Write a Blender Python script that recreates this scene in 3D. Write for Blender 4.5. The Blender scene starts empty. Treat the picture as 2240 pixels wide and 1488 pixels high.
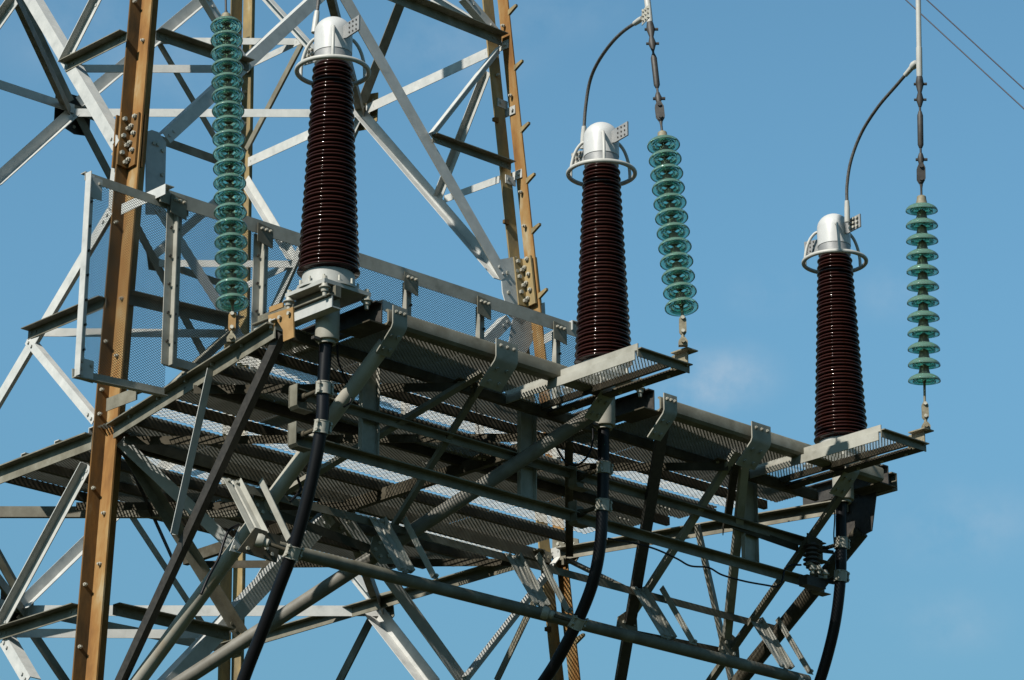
import bpy, math, random
from mathutils import Vector, Matrix
random.seed(7)
S = bpy.context.scene
COL = S.collection
R = math.radians

# ------------------------------------------------------------ camera
F_PX, CXP, CYP, PITCH = 7080.0, 1120.0, 744.0, R(20.06)
CAM = Vector((0, 0, 1.6))
cd = bpy.data.cameras.new("camera"); cam = bpy.data.objects.new("camera", cd); COL.objects.link(cam)
cam.location = CAM; cam.rotation_euler = (R(90) + PITCH, 0, 0)
cd.sensor_width = 36; cd.lens = 36 * F_PX / 2240; cd.clip_start = .5; cd.clip_end = 6000
S.camera = cam
S.render.resolution_x, S.render.resolution_y = 1024, 680

# ------------------------------------------------------------ light
SUN_AZ, SUN_EL = 40.0, 41.0           # azimuth to the left of the direction back to the camera, elevation
sv = Vector((-math.sin(R(SUN_AZ)) * math.cos(R(SUN_EL)), -math.cos(R(SUN_AZ)) * math.cos(R(SUN_EL)), math.sin(R(SUN_EL))))
ld = bpy.data.lights.new("sun", 'SUN'); ld.energy = 5.0; ld.angle = R(.5); ld.color = (1, .955, .88)
lo = bpy.data.objects.new("sun", ld); COL.objects.link(lo)
lo.rotation_euler = sv.to_track_quat('Z', 'Y').to_euler(); lo.location = (-30, -30, 60)
W = bpy.data.worlds.new("World"); S.world = W; W.use_nodes = True
nt = W.node_tree; nd = nt.nodes; lk = nt.links
for n in list(nd): nd.remove(n)
out = nd.new('ShaderNodeOutputWorld'); bg = nd.new('ShaderNodeBackground'); bg.inputs['Strength'].default_value = .083
sky = nd.new('ShaderNodeTexSky'); sky.sky_type = 'NISHITA'; sky.sun_disc = False
sky.sun_elevation = R(SUN_EL); sky.sun_rotation = math.atan2(sv.x, sv.y)
sky.altitude = 50; sky.air_density = 1.0; sky.dust_density = .5; sky.ozone_density = 1.4
tint = nd.new('ShaderNodeMix'); tint.data_type = 'RGBA'; tint.blend_type = 'MULTIPLY'; tint.inputs[0].default_value = 1
tint.inputs[7].default_value = (.725, 1.085, 1.04, 1)
# thin wisps of cloud, fixed to the sky by direction
CLOUDS = [(3.9, 19.36, 1.09, 0.54), (3.25, 19.01, 0.87, 0.25), (-8.15, 25.11, 1.68, 0.23), (-6.11, 24.73, 1.46, 0.18), (-0.98, 25.33, 1.6, 0.22), (4.75, 20.84, 0.8, 0.16), (7.15, 20.75, 0.95, 0.18), (8.3, 16.61, 1.46, 0.25), (7.96, 14.95, 1.17, 0.2), (1.16, 25.93, 1.09, 0.14)]
tc = nd.new('ShaderNodeTexCoord'); mp = nd.new('ShaderNodeMapping'); mp.inputs['Scale'].default_value = (9, 9, 15)
mp.inputs['Scale'].default_value = (1, 1, 1)
n1 = nd.new('ShaderNodeTexNoise'); n1.inputs['Scale'].default_value = 46; n1.inputs['Detail'].default_value = 7; n1.inputs['Roughness'].default_value = .6
lk.new(tc.outputs['Generated'], mp.inputs[0]); lk.new(mp.outputs[0], n1.inputs['Vector'])
rp = nd.new('ShaderNodeMapRange'); rp.inputs[1].default_value = .36; rp.inputs[2].default_value = .66; lk.new(n1.outputs[0], rp.inputs[0])
acc = None
for az_, el_, r_, k_ in CLOUDS:          # azimuth to the right of north, elevation, angular radius (degrees), density
    d_ = Vector((math.sin(R(az_)) * math.cos(R(el_)), math.cos(R(az_)) * math.cos(R(el_)), math.sin(R(el_))))
    sb = nd.new('ShaderNodeVectorMath'); sb.operation = 'SUBTRACT'; sb.inputs[1].default_value = d_; lk.new(tc.outputs['Generated'], sb.inputs[0])
    ms = nd.new('ShaderNodeVectorMath'); ms.operation = 'MULTIPLY'; ms.inputs[1].default_value = (.7, .7, 1.25); lk.new(sb.outputs[0], ms.inputs[0])
    ln = nd.new('ShaderNodeVectorMath'); ln.operation = 'LENGTH'; lk.new(ms.outputs[0], ln.inputs[0])
    mr_ = nd.new('ShaderNodeMapRange'); mr_.interpolation_type = 'SMOOTHERSTEP'; mr_.inputs[1].default_value = 0; mr_.inputs[2].default_value = R(r_); mr_.inputs[3].default_value = k_; mr_.inputs[4].default_value = 0
    lk.new(ln.outputs['Value'], mr_.inputs[0])
    if acc is None: acc = mr_.outputs[0]
    else:
        ad = nd.new('ShaderNodeMath'); ad.operation = 'ADD'; lk.new(acc, ad.inputs[0]); lk.new(mr_.outputs[0], ad.inputs[1]); acc = ad.outputs[0]
mu = nd.new('ShaderNodeMath'); mu.operation = 'MULTIPLY'; lk.new(acc, mu.inputs[0]); lk.new(rp.outputs[0], mu.inputs[1])
mx = nd.new('ShaderNodeMix'); mx.data_type = 'RGBA'; mx.inputs[7].default_value = (3.9, 4.9, 5.9, 1)
sx = nd.new('ShaderNodeSeparateXYZ'); lk.new(tc.outputs['Generated'], sx.inputs[0])
el = nd.new('ShaderNodeFloatCurve'); cv = el.mapping.curves[0]     # sky brightness by height: dimming near horizon and zenith added to deepen shaded undersides
for k_, (x_, y_) in enumerate(((0, .10), (1, .24), (.14, .22), (.24, .42), (.45, .58), (.62, .36))):
    if k_ < 2: cv.points[k_].location = (x_, y_)
    else: cv.points.new(x_, y_)
el.mapping.update(); el.inputs[0].default_value = 1
lk.new(sx.outputs[2], el.inputs['Value']); el2 = nd.new('ShaderNodeMath'); el2.operation = 'MULTIPLY'; el2.inputs[1].default_value = 2.13; lk.new(el.outputs[0], el2.inputs[0])
sc = nd.new('ShaderNodeVectorMath'); sc.operation = 'SCALE'; lk.new(tint.outputs[2], sc.inputs[0]); lk.new(el2.outputs[0], sc.inputs['Scale'])
lk.new(sky.outputs[0], tint.inputs[6]); lk.new(sc.outputs[0], mx.inputs[6]); lk.new(mu.outputs[0], mx.inputs[0])
lk.new(mx.outputs[2], bg.inputs[0]); lk.new(bg.outputs[0], out.inputs[0])
vs = S.view_settings; vs.view_transform = 'Standard'; vs.look = 'None'; vs.exposure = .475; vs.gamma = 1; vs.use_curve_mapping = False
S.render.engine = 'CYCLES'
S.cycles.max_bounces = 10; S.cycles.transmission_bounces = 10; S.cycles.transparent_max_bounces = 12
S.cycles.caustics_refractive = False; S.cycles.caustics_reflective = False

# ------------------------------------------------------------ frame of the tower: u along the row of terminations, v into the tower, z up
AZ = R(46.6)
U = Vector((math.sin(AZ), math.cos(AZ), 0)); V = Vector((-math.cos(AZ), math.sin(AZ), 0)); Z = Vector((0, 0, 1))
ROT = math.atan2(U.y, U.x)
fw = Vector((0, math.cos(PITCH), math.sin(PITCH))); upv = Vector((0, -math.sin(PITCH), math.cos(PITCH)))
def ray(x, y): return fw + Vector((1, 0, 0)) * ((x - CXP) / F_PX) + upv * ((CYP - y) / F_PX)
_d = ray(717, 600); ORG = CAM + _d * (10.0 / _d.z)        # foot of the first termination
def toL(p): p = p - ORG; return Vector((p.dot(U), p.dot(V), p.z))
def toW(l): return ORG + U * l[0] + V * l[1] + Z * l[2]
def P(x, y, u=None, v=None, z=None, dist=None):
    """point of the tower frame seen at photo position (x, y) that lies on the plane u, v or z = const"""
    d = ray(x, y)
    if u is not None: t = (u + (ORG - CAM).dot(U)) / d.dot(U)
    elif v is not None: t = (v + (ORG - CAM).dot(V)) / d.dot(V)
    elif z is not None: t = (z + ORG.z - CAM.z) / d.z
    else: t = dist
    return toL(CAM + d * t)
# tower: centre, half widths and taper
TU, TV, HU, HV, KU, KV = 3.309, 6.322, 2.851, 2.678, .069, .067
def fv(side, z): return TV + side * (HV - KV * z)          # v of the faces (-1 near AC, +1 far DB)
def fu(side, z): return TU + side * (HU - KU * z)          # u of the faces (-1 near AD, +1 far CB)
def onface(f, x, y):
    z = 1.0
    for _ in range(12):
        if f == 'AC': p = P(x, y, v=fv(-1, z))
        elif f == 'DB': p = P(x, y, v=fv(1, z))
        elif f == 'AD': p = P(x, y, u=fu(-1, z) - .12)
        else: p = P(x, y, u=fu(1, z))
        z = p.z
    return p
FN = {'AC': Vector((0, -1, 0)), 'DB': Vector((0, 1, 0)), 'AD': Vector((-1, 0, 0)), 'CB': Vector((1, 0, 0))}

# ------------------------------------------------------------ materials
ALB = .70
def mat(name, base, rough=.5, metal=0., noise=None, bump=0., scale=8., stretch=(1, 1, 1), spec=.5, coat=0., vary=.0):
    m = bpy.data.materials.new(name); m.use_nodes = True
    t = m.node_tree; b = t.nodes['Principled BSDF']; base = tuple(x * ALB for x in base)
    if noise: noise = [(p_, tuple(x * ALB for x in c_)) for p_, c_ in noise]
    b.inputs['Base Color'].default_value = (*base, 1); b.inputs['Roughness'].default_value = rough
    b.inputs['Metallic'].default_value = metal; b.inputs['Specular IOR Level'].default_value = spec
    b.inputs['Coat Weight'].default_value = coat; b.inputs['Coat Roughness'].default_value = .05
    if noise:
        c = t.nodes.new('ShaderNodeTexCoord'); mpn = t.nodes.new('ShaderNodeMapping'); mpn.inputs['Scale'].default_value = stretch
        n = t.nodes.new('ShaderNodeTexNoise'); n.inputs['Scale'].default_value = scale; n.inputs['Detail'].default_value = 5; n.inputs['Roughness'].default_value = .62
        r = t.nodes.new('ShaderNodeValToRGB')
        els = r.color_ramp.elements
        while len(els) < len(noise): els.new(.5)
        for e, (pos, colr) in zip(els, noise): e.position = pos; e.color = (*colr, 1)
        t.links.new(c.outputs['Object'], mpn.inputs[0]); t.links.new(mpn.outputs[0], n.inputs['Vector'])
        t.links.new(n.outputs[0], r.inputs[0])
        src = r.outputs[0]
        if vary:
            oi = t.nodes.new('ShaderNodeObjectInfo'); mr = t.nodes.new('ShaderNodeMapRange')
            mr.inputs[3].default_value = 1 - vary; mr.inputs[4].default_value = 1 + vary * .6
            t.links.new(oi.outputs['Random'], mr.inputs[0])
            hs = t.nodes.new('ShaderNodeHueSaturation'); t.links.new(mr.outputs[0], hs.inputs['Value']); t.links.new(src, hs.inputs['Color']); src = hs.outputs[0]
        t.links.new(src, b.inputs['Base Color'])
        if bump:
            n2 = t.nodes.new('ShaderNodeTexNoise'); n2.inputs['Scale'].default_value = scale * 9; n2.inputs['Detail'].default_value = 3
            t.links.new(mpn.outputs[0], n2.inputs['Vector'])
            bp = t.nodes.new('ShaderNodeBump'); bp.inputs['Strength'].default_value = bump; bp.inputs['Distance'].default_value = .004
            t.links.new(n2.outputs[0], bp.inputs['Height']); t.links.new(bp.outputs[0], b.inputs['Normal'])
    return m
M = {}
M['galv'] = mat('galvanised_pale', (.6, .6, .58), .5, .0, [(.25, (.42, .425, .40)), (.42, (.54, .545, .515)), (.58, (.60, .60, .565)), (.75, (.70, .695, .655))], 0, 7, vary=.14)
M['galvd'] = mat('galvanised_dull_shaded', (.3, .3, .27), .6, .0, [(.25, (.125, .112, .078)), (.5, (.215, .20, .15)), (.78, (.35, .335, .275))], .1, 4, vary=.22, spec=.3)  # dull zinc, darkened further: shade on the members is put into the colour
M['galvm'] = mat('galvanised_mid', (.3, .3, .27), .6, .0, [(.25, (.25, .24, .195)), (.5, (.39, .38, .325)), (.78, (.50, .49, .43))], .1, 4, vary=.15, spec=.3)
M['olive'] = mat('zinc_darkened_for_shade', (.2, .19, .14), .75, 0, [(.3, (.045, .036, .02)), (.55, (.085, .073, .048)), (.8, (.17, .155, .12))], .1, 5, vary=.2, spec=.25)  # joists and under-deck steel: the shade there is painted in as darker zinc
M['pipe'] = mat('pale_pipe_rust_spots', (.5, .48, .4), .6, 0, [(.22, (.22, .09, .03)), (.30, (.36, .27, .17)), (.45, (.40, .375, .31)), (.8, (.50, .48, .41))], .1, 2.6, (1, 1, .5), spec=.3)
M['pipeg'] = mat('grey_pipe_shaded', (.3, .29, .25), .6, 0, [(.3, (.13, .12, .095)), (.7, (.27, .255, .215))], .1, 3, spec=.3)  # darker than the pale pipe: shade on this strut is put into its colour
M['rust'] = mat('rusty_steel', (.34, .18, .06), .85, 0, [(.30, (.075, .052, .026)), (.45, (.15, .085, .032)), (.58, (.22, .108, .030)), (.72, (.29, .20, .10))], .3, 2.0, (2.2, 2.2, .7), spec=.2)
M['rust2'] = mat('pale_rusty_steel_sunlit', (.45, .3, .12), .85, 0, [(.30, (.21, .10, .034)), (.45, (.31, .155, .048)), (.58, (.37, .225, .088)), (.72, (.45, .37, .23))], .3, 2.0, (2.2, 2.2, .7), spec=.2)  # paler rust: sunlight on the right-hand leg flanges is put into the colour
M['rustc'] = mat('rusty_dull_steel', (.25, .19, .1), .85, 0, [(.25, (.15, .12, .065)), (.45, (.28, .22, .12)), (.62, (.40, .29, .13)), (.8, (.52, .46, .32))], .3, 2.6, (1.7, 1.7, .8), spec=.2)
M['bolt'] = mat('bolt_zinc', (.5, .47, .38), .5, .1, [(.3, (.38, .35, .27)), (.7, (.62, .60, .52))], 0, 30)
M['mesh'] = mat('expanded_metal', (.3, .29, .25), .65, 0, [(.3, (.22, .21, .175)), (.7, (.40, .385, .34))], 0, 2.5, spec=.3)
M['mesho'] = mat('expanded_metal_pale', (.6, .6, .55), .55, 0, [(.3, (.62, .60, .54)), (.7, (.85, .84, .78))], 0, 2.5)
M['screen'] = mat('screen_wire', (.12, .11, .09), .7, 0, [(.3, (.07, .065, .05)), (.7, (.16, .15, .12))], 0, 6, spec=.2)
M['porc'] = mat('brown_glaze', (.05, .010, .005), .06, 0, [(.3, (.026, .0068, .0040)), (.55, (.038, .0100, .0058)), (.75, (.058, .0175, .0105))], .01, 2.2, (1, 1, 2.5), spec=.34)
M['dome'] = mat('silver_paint', (.8, .8, .78), .42, 0, [(.3, (.56, .56, .54)), (.7, (.66, .66, .64))], .05, 6, spec=.6)
M['band'] = mat('cast_aluminium', (.36, .36, .36), .5, .2, [(.3, (.27, .27, .265)), (.7, (.38, .38, .37))], .2, 8)
M['ring'] = mat('ring_aluminium', (.56, .55, .52), .5, 0, [(.3, (.50, .49, .45)), (.7, (.60, .59, .54))], .05, 8)
M['flange'] = mat('flange_aluminium', (.5, .5, .48), .55, 0, [(.3, (.38, .38, .35)), (.7, (.50, .50, .46))], .15, 7)
M['cream'] = mat('cream_casting', (.5, .48, .42), .55, .0, [(.3, (.35, .33, .27)), (.7, (.48, .46, .39))], .1, 9)
M['cable'] = mat('black_sheath', (.005, .005, .006), .42, 0, [(.3, (.003, .003, .004)), (.7, (.006, .0062, .008))], .05, 6, spec=.22)
M['lead'] = mat('stranded_lead', (.11, .105, .095), .55, .1, [(.3, (.05, .047, .042)), (.7, (.15, .14, .125))], .5, 40)
M['iron'] = mat('dark_iron_and_shade', (.05, .045, .04), .6, .0, [(.3, (.022, .019, .016)), (.7, (.06, .053, .044))], .1, 20)  # iron fittings; on two far gussets and a strut it paints shade
M['cap'] = mat('weathered_cap', (.2, .175, .12), .65, 0, [(.3, (.17, .145, .09)), (.7, (.34, .30, .20))], .2, 25)
M['cement'] = mat('grey_cement', (.3, .29, .26), .8)
M['ochre'] = mat('rust_plate', (.42, .24, .08), .8, 0, [(.3, (.3, .165, .05)), (.7, (.42, .25, .09))], .3, 9)
M['wire'] = mat('overhead_wire', (.03, .028, .04), .6, .2)
g = bpy.data.materials.new('green_glass'); g.use_nodes = True; t = g.node_tree; b = t.nodes['Principled BSDF']
b.inputs['Base Color'].default_value = (.54, .96, .76, 1); b.inputs['Roughness'].default_value = .03; b.inputs['IOR'].default_value = 1.45
b.inputs['Transmission Weight'].default_value = .86
M['glass'] = g
gm = bpy.data.materials.new('grassland'); gm.use_nodes = True; t = gm.node_tree; b = t.nodes['Principled BSDF']
n = t.nodes.new('ShaderNodeTexNoise'); n.inputs['Scale'].default_value = .35; n.inputs['Detail'].default_value = 8; r = t.nodes.new('ShaderNodeValToRGB')
r.color_ramp.elements[0].position = .35; r.color_ramp.elements[0].color = (.015, .022, .008, 1); r.color_ramp.elements[1].position = .7; r.color_ramp.elements[1].color = (.04, .045, .02, 1)
c = t.nodes.new('ShaderNodeTexCoord'); t.links.new(c.outputs['Object'], n.inputs['Vector']); t.links.new(n.outputs[0], r.inputs[0]); t.links.new(r.outputs[0], b.inputs['Base Color']); b.inputs['Roughness'].default_value = .95

# ------------------------------------------------------------ mesh helpers (all in tower frame u, v, z)
class MB:
    def __init__(s): s.v = []; s.f = []; s.s = []
    def add(s, vs_, fs_, smooth=False):
        o = len(s.v); s.v += [tuple(p) for p in vs_]
        for f in fs_: s.f.append(tuple(i + o for i in f)); s.s.append(smooth)
    def box(s, a, b):
        x0, y0, z0 = a; x1, y1, z1 = b
        s.add([(x0, y0, z0), (x1, y0, z0), (x1, y1, z0), (x0, y1, z0), (x0, y0, z1), (x1, y0, z1), (x1, y1, z1), (x0, y1, z1)],
              [(0, 3, 2, 1), (4, 5, 6, 7), (0, 1, 5, 4), (1, 2, 6, 5), (2, 3, 7, 6), (3, 0, 4, 7)])
        return s
    def prism(s, prof, p, q, ex, ey):
        """sweep a 2-D outline (ex, ey axes) straight from p to q"""
        p, q, ex, ey = Vector(p), Vector(q), Vector(ex), Vector(ey); n = len(prof)
        vs_ = [p + ex * a + ey * b for a, b in prof] + [q + ex * a + ey * b for a, b in prof]
        s.add(vs_, [tuple(range(n))[::-1], tuple(range(n, 2 * n))] + [(i, (i + 1) % n, n + (i + 1) % n, n + i) for i in range(n)])
        return s
    def angle(s, p, q, f1, f2, w, t=.012, w2=None):
        """rolled angle: heel on p-q, flanges along f1 (width w) and f2 (width w2)"""
        w2 = w2 or w; ax = (Vector(q) - Vector(p)).normalized()
        f1 = Vector(f1); f1 = (f1 - ax * f1.dot(ax)).normalized(); f2 = Vector(f2); f2 = (f2 - ax * f2.dot(ax)); f2 = (f2 - f1 * f2.dot(f1)).normalized()
        return s.prism([(0, 0), (w, 0), (w, t), (t, t), (t, w2), (0, w2)], p, q, f1, f2)
    def channel(s, p, q, web, fl, h, w, t=.012):
        """channel: web of height h along 'web' (centred), flanges of width w along 'fl'"""
        ax = (Vector(q) - Vector(p)).normalized(); web = Vector(web); web = (web - ax * web.dot(ax)).normalized(); fl = Vector(fl); fl = fl - ax * fl.dot(ax); fl = (fl - web * fl.dot(web)).normalized()
        k = h / 2
        return s.prism([(-k, 0), (k, 0), (k, w), (k - t, w), (k - t, t), (-k + t, t), (-k + t, w), (-k, w)], p, q, web, fl)
    def slab(s, pts, n, t):
        pts = [Vector(p) for p in pts]; n = Vector(n).normalized(); k = len(pts)
        s.add([p - n * t / 2 for p in pts] + [p + n * t / 2 for p in pts], [tuple(range(k))[::-1], tuple(range(k, 2 * k))] + [(i, (i + 1) % k, k + (i + 1) % k, k + i) for i in range(k)])
        return s
    def tube(s, path, r, seg=16, cap=True):
        path = [Vector(p) for p in path]; rs = r if isinstance(r, (list, tuple)) else [r] * len(path)
        rings = []; prev = None
        for i, p in enumerate(path):
            d = (path[min(i + 1, len(path) - 1)] - path[max(i - 1, 0)]).normalized()
            if prev is None: a = d.orthogonal().normalized()
            else: a = (prev - d * prev.dot(d)).normalized()
            prev = a; b_ = d.cross(a)
            rings.append([p + (a * math.cos(2 * math.pi * k / seg) + b_ * math.sin(2 * math.pi * k / seg)) * rs[i] for k in range(seg)])
        vs_ = [x for rg in rings for x in rg]; fs_ = []
        for i in range(len(path) - 1):
            for k in range(seg): fs_.append((i * seg + k, i * seg + (k + 1) % seg, (i + 1) * seg + (k + 1) % seg, (i + 1) * seg + k))
        s.add(vs_, fs_, True)
        if cap:
            s.add(rings[0], [tuple(range(seg))[::-1]]); s.add(rings[-1], [tuple(range(seg))])
        return s
    def lathe(s, prof, c=(0, 0, 0), axis=(0, 0, 1), seg=48, smooth=True):
        c, axis = Vector(c), Vector(axis).normalized(); a = axis.orthogonal().normalized(); b_ = axis.cross(a); n = len(prof)
        vs_ = [c + axis * z + (a * math.cos(2 * math.pi * k / seg) + b_ * math.sin(2 * math.pi * k / seg)) * max(r_, 1e-5) for r_, z in prof for k in range(seg)]
        fs_ = [(i * seg + k, i * seg + (k + 1) % seg, (i + 1) * seg + (k + 1) % seg, (i + 1) * seg + k) for i in range(n - 1) for k in range(seg)]
        s.add(vs_, fs_, smooth); return s
    def torus(s, c, R_, r_, seg=72, sub=14):
        return s.tube([Vector(c) + Vector((math.cos(2 * math.pi * k / seg), math.sin(2 * math.pi * k / seg), 0)) * R_ for k in range(seg + 1)], r_, sub, False)
    def hexb(s, c, n, r=.017, h=.014, stub=0.):
        """hexagon head on a face at c with outward normal n"""
        c, n = Vector(c), Vector(n).normalized(); a = n.orthogonal().normalized(); b_ = n.cross(a)
        prof = [(r * math.cos(k * math.pi / 3), r * math.sin(k * math.pi / 3)) for k in range(6)]
        s.prism(prof, c, c + n * h, a, b_)
        if stub: s.tube([c + n * h, c + n * (h + stub)], r * .55, 8)
        return s
    def mesh(s, name, m):
        me = bpy.data.meshes.new(name); me.from_pydata(s.v, [], s.f); me.materials.append(M[m])
        me.polygons.foreach_set('use_smooth', s.s); me.update(); return me
def recalc(me):
    import bmesh
    bm = bmesh.new(); bm.from_mesh(me); bmesh.ops.remove_doubles(bm, verts=bm.verts, dist=1e-5); bmesh.ops.recalc_face_normals(bm, faces=bm.faces); bm.to_mesh(me); bm.free(); me.set_sharp_from_angle(angle=R(38))
CUR = Vector((0, 0, 0))
def thing(name, label, cat, at, group=None):
    global CUR
    CUR = Vector(at)
    o = bpy.data.objects.new(name, None); o.empty_display_size = .2; COL.objects.link(o)
    o.location = toW(at); o.rotation_euler = (0, 0, ROT); o['label'] = label; o['category'] = cat
    if group: o['group'] = group
    o['org'] = list(at); return o
def part(name, mb, m, parent, at=None, label=None, fix=True):
    """link a mesh as a child; vertices are in the tower frame and moved to the parent's origin"""
    if isinstance(mb, MB):
        if at is None:
            root = parent
            while root.parent: root = root.parent
            o_ = Vector(root['org'][:])
            mb.v = [(x - o_.x, y - o_.y, z_ - o_.z) for x, y, z_ in mb.v]
        me = mb.mesh(name, m)
        if fix: recalc(me)
    else: me = mb
    o = bpy.data.objects.new(name, me); COL.objects.link(o); o.parent = parent
    if at is not None: o.location = at
    if label: o['label'] = label
    return o
def single(name, mb, m, label, cat, at, group=None):
    at = Vector(at); mb.v = [(x - at.x, y - at.y, z_ - at.z) for x, y, z_ in mb.v]
    me = mb.mesh(name, m); recalc(me); o = bpy.data.objects.new(name, me); COL.objects.link(o)
    o.location = toW(at); o.rotation_euler = (0, 0, ROT); o['label'] = label; o['category'] = cat
    if group: o['group'] = group
    return o
def catmull(pts, n=8):
    pts = [Vector(p) for p in pts]; o = []
    q = [pts[0] * 2 - pts[1]] + pts + [pts[-1] * 2 - pts[-2]]
    for i in range(1, len(q) - 2):
        for k in range(n):
            t_ = k / n; a, b_, c_, d_ = q[i - 1], q[i], q[i + 1], q[i + 2]
            o.append(.5 * ((2 * b_) + (c_ - a) * t_ + (2 * a - 5 * b_ + 4 * c_ - d_) * t_ ** 2 + (-a + 3 * b_ - 3 * c_ + d_) * t_ ** 3))
    o.append(pts[-1]); return o

# ------------------------------------------------------------ ground
me = bpy.data.meshes.new('ground'); me.from_pydata([(-2500, -2500, 0), (2500, -2500, 0), (2500, 2500, 0), (-2500, 2500, 0)], [], [(0, 1, 2, 3)]); me.materials.append(gm)
o = bpy.data.objects.new('ground', me); COL.objects.link(o); o['kind'] = 'structure'

# ============================================================ LATTICE TOWER
T = thing('lattice_tower', 'tall lattice steel tower with rusty brown corner legs and pale galvanised bracing', 'tower', (TU, TV, -11.6))
ZB = -11.6
def legp(n, z):
    su, sv_ = {'A': (-1, -1), 'C': (1, -1), 'B': (1, 1), 'D': (-1, 1)}[n]
    p = Vector((fu(su, z), fv(sv_, z), z))
    if n == 'A': p.x += -.045 + .022 * z
    if n == 'C': p.x += -.02
    if n == 'B': p.x += .02
    return p
for n, w_, g_, mm in (('A', .165, .0, 'rust'), ('C', .155, .017, 'rustc'), ('B', .17, .004, 'rustc'), ('D', .18, .004, 'rust')):
    a, b_ = legp(n, ZB), legp(n, 9.5)
    part('leg', MB().angle(a + Vector((g_, -g_, 0)), b_ + Vector((g_, -g_, 0)), (0, -1, 0), (1, 0, 0), w_, .018, w_ * (1.14 if n == 'A' else 1.0)), {'A': 'rust2', 'C': 'rust2', 'B': 'rustc', 'D': 'rust'}[n], T)
    part('leg', MB().angle(a + Vector((-g_, g_, 0)), b_ + Vector((-g_, g_, 0)), (-1, 0, 0), (0, 1, 0), w_ * (.82 if n == 'A' else 1.0), .018, w_), mm, T)
cnt = [0]
def brace(f, p, q, w=.09, heel=1, outw=-1, m='galv', ext=(0, 0), name='brace', w2=None, bolts=True):
    """angle lying on tower face f; heel on its upper (1) or lower (-1) edge, outstanding leg outward (1) or inward (-1)"""
    n_ = FN[f]; p = onface(f, *p) if len(p) == 2 else Vector(p); q = onface(f, *q) if len(q) == 2 else Vector(q)
    cnt[0] = (cnt[0] + 1) % 9; off = n_ * (.014 + .0027 * cnt[0]) if name == 'brace' else n_ * (-.014 - .003 * cnt[0])
    ax = (q - p).normalized(); p = p - ax * ext[0]; q = q + ax * ext[1]; p = p + off; q = q + off
    pe = ax.cross(n_).normalized()
    if pe.z < 0: pe = -pe
    h = pe * (w / 2 * heel)
    mb = MB().angle(p + h, q + h, -pe * heel, n_ * outw, w, .009, w2)
    if bolts:
        for e, s_ in ((p, 1), (q, -1)):
            for k in (.05, .13): mb.hexb(e + ax * s_ * k + n_ * (.0 if outw < 0 else .0), n_, .017, .016)
    return part(name, mb, m, T)
def A_(z): return legp('A', z)
# node levels of the main panels
z1, z2 = 5.37, -.511
def mid(f, z):
    return {'AC': Vector((TU, fv(-1, z), z)), 'DB': Vector((TU, fv(1, z), z)), 'AD': Vector((fu(-1, z), TV, z)), 'CB': Vector((fu(1, z), TV, z))}[f]
zq = 2.43; zl = -3.45
# near right face
brace('AC', (728, -48), (1103, 608), .145, 1, -1, ext=(0, 0))
brace('AC', (706, -14), (362, 303), .13, 1, -1)
brace('AC', (342, 452), (560, 800), .12, 1, -1)
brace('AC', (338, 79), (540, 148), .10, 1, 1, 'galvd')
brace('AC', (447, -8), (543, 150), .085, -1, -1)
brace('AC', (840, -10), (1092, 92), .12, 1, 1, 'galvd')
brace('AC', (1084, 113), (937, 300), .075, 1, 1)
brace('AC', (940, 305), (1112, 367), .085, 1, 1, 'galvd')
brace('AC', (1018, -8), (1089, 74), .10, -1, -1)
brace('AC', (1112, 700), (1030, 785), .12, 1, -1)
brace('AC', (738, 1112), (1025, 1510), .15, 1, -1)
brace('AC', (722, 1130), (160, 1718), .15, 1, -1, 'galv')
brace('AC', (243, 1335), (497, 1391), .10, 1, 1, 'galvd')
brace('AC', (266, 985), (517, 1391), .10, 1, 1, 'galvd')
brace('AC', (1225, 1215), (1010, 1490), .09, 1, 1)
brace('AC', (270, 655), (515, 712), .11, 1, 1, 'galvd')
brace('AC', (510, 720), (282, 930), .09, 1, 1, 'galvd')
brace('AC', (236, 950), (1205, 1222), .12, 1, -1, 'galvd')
# near left face
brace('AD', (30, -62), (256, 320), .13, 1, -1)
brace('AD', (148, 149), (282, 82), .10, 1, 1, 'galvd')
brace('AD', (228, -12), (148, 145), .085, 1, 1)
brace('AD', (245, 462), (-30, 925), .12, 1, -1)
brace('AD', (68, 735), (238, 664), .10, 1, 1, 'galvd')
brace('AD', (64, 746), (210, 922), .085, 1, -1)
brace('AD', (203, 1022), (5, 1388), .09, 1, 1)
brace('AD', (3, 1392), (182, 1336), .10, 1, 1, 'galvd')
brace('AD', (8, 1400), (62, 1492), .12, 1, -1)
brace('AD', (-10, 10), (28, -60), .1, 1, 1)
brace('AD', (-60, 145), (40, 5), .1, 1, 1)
# far left face, seen from inside
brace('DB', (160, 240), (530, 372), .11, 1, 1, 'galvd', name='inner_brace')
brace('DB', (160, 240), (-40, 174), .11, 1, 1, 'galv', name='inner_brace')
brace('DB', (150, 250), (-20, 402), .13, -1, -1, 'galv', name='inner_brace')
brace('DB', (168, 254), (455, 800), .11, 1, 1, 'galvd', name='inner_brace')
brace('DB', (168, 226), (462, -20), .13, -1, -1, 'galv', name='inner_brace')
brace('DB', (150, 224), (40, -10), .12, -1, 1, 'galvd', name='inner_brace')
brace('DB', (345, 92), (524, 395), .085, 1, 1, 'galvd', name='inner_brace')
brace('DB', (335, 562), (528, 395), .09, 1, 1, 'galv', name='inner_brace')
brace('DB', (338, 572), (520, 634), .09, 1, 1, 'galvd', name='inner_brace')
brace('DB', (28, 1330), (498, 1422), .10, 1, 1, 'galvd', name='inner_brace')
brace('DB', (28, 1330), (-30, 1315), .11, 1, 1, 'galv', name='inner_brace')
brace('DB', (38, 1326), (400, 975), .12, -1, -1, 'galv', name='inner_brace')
brace('DB', (38, 1300), (-20, 1196), .13, -1, -1, 'galvd', name='inner_brace')
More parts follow.
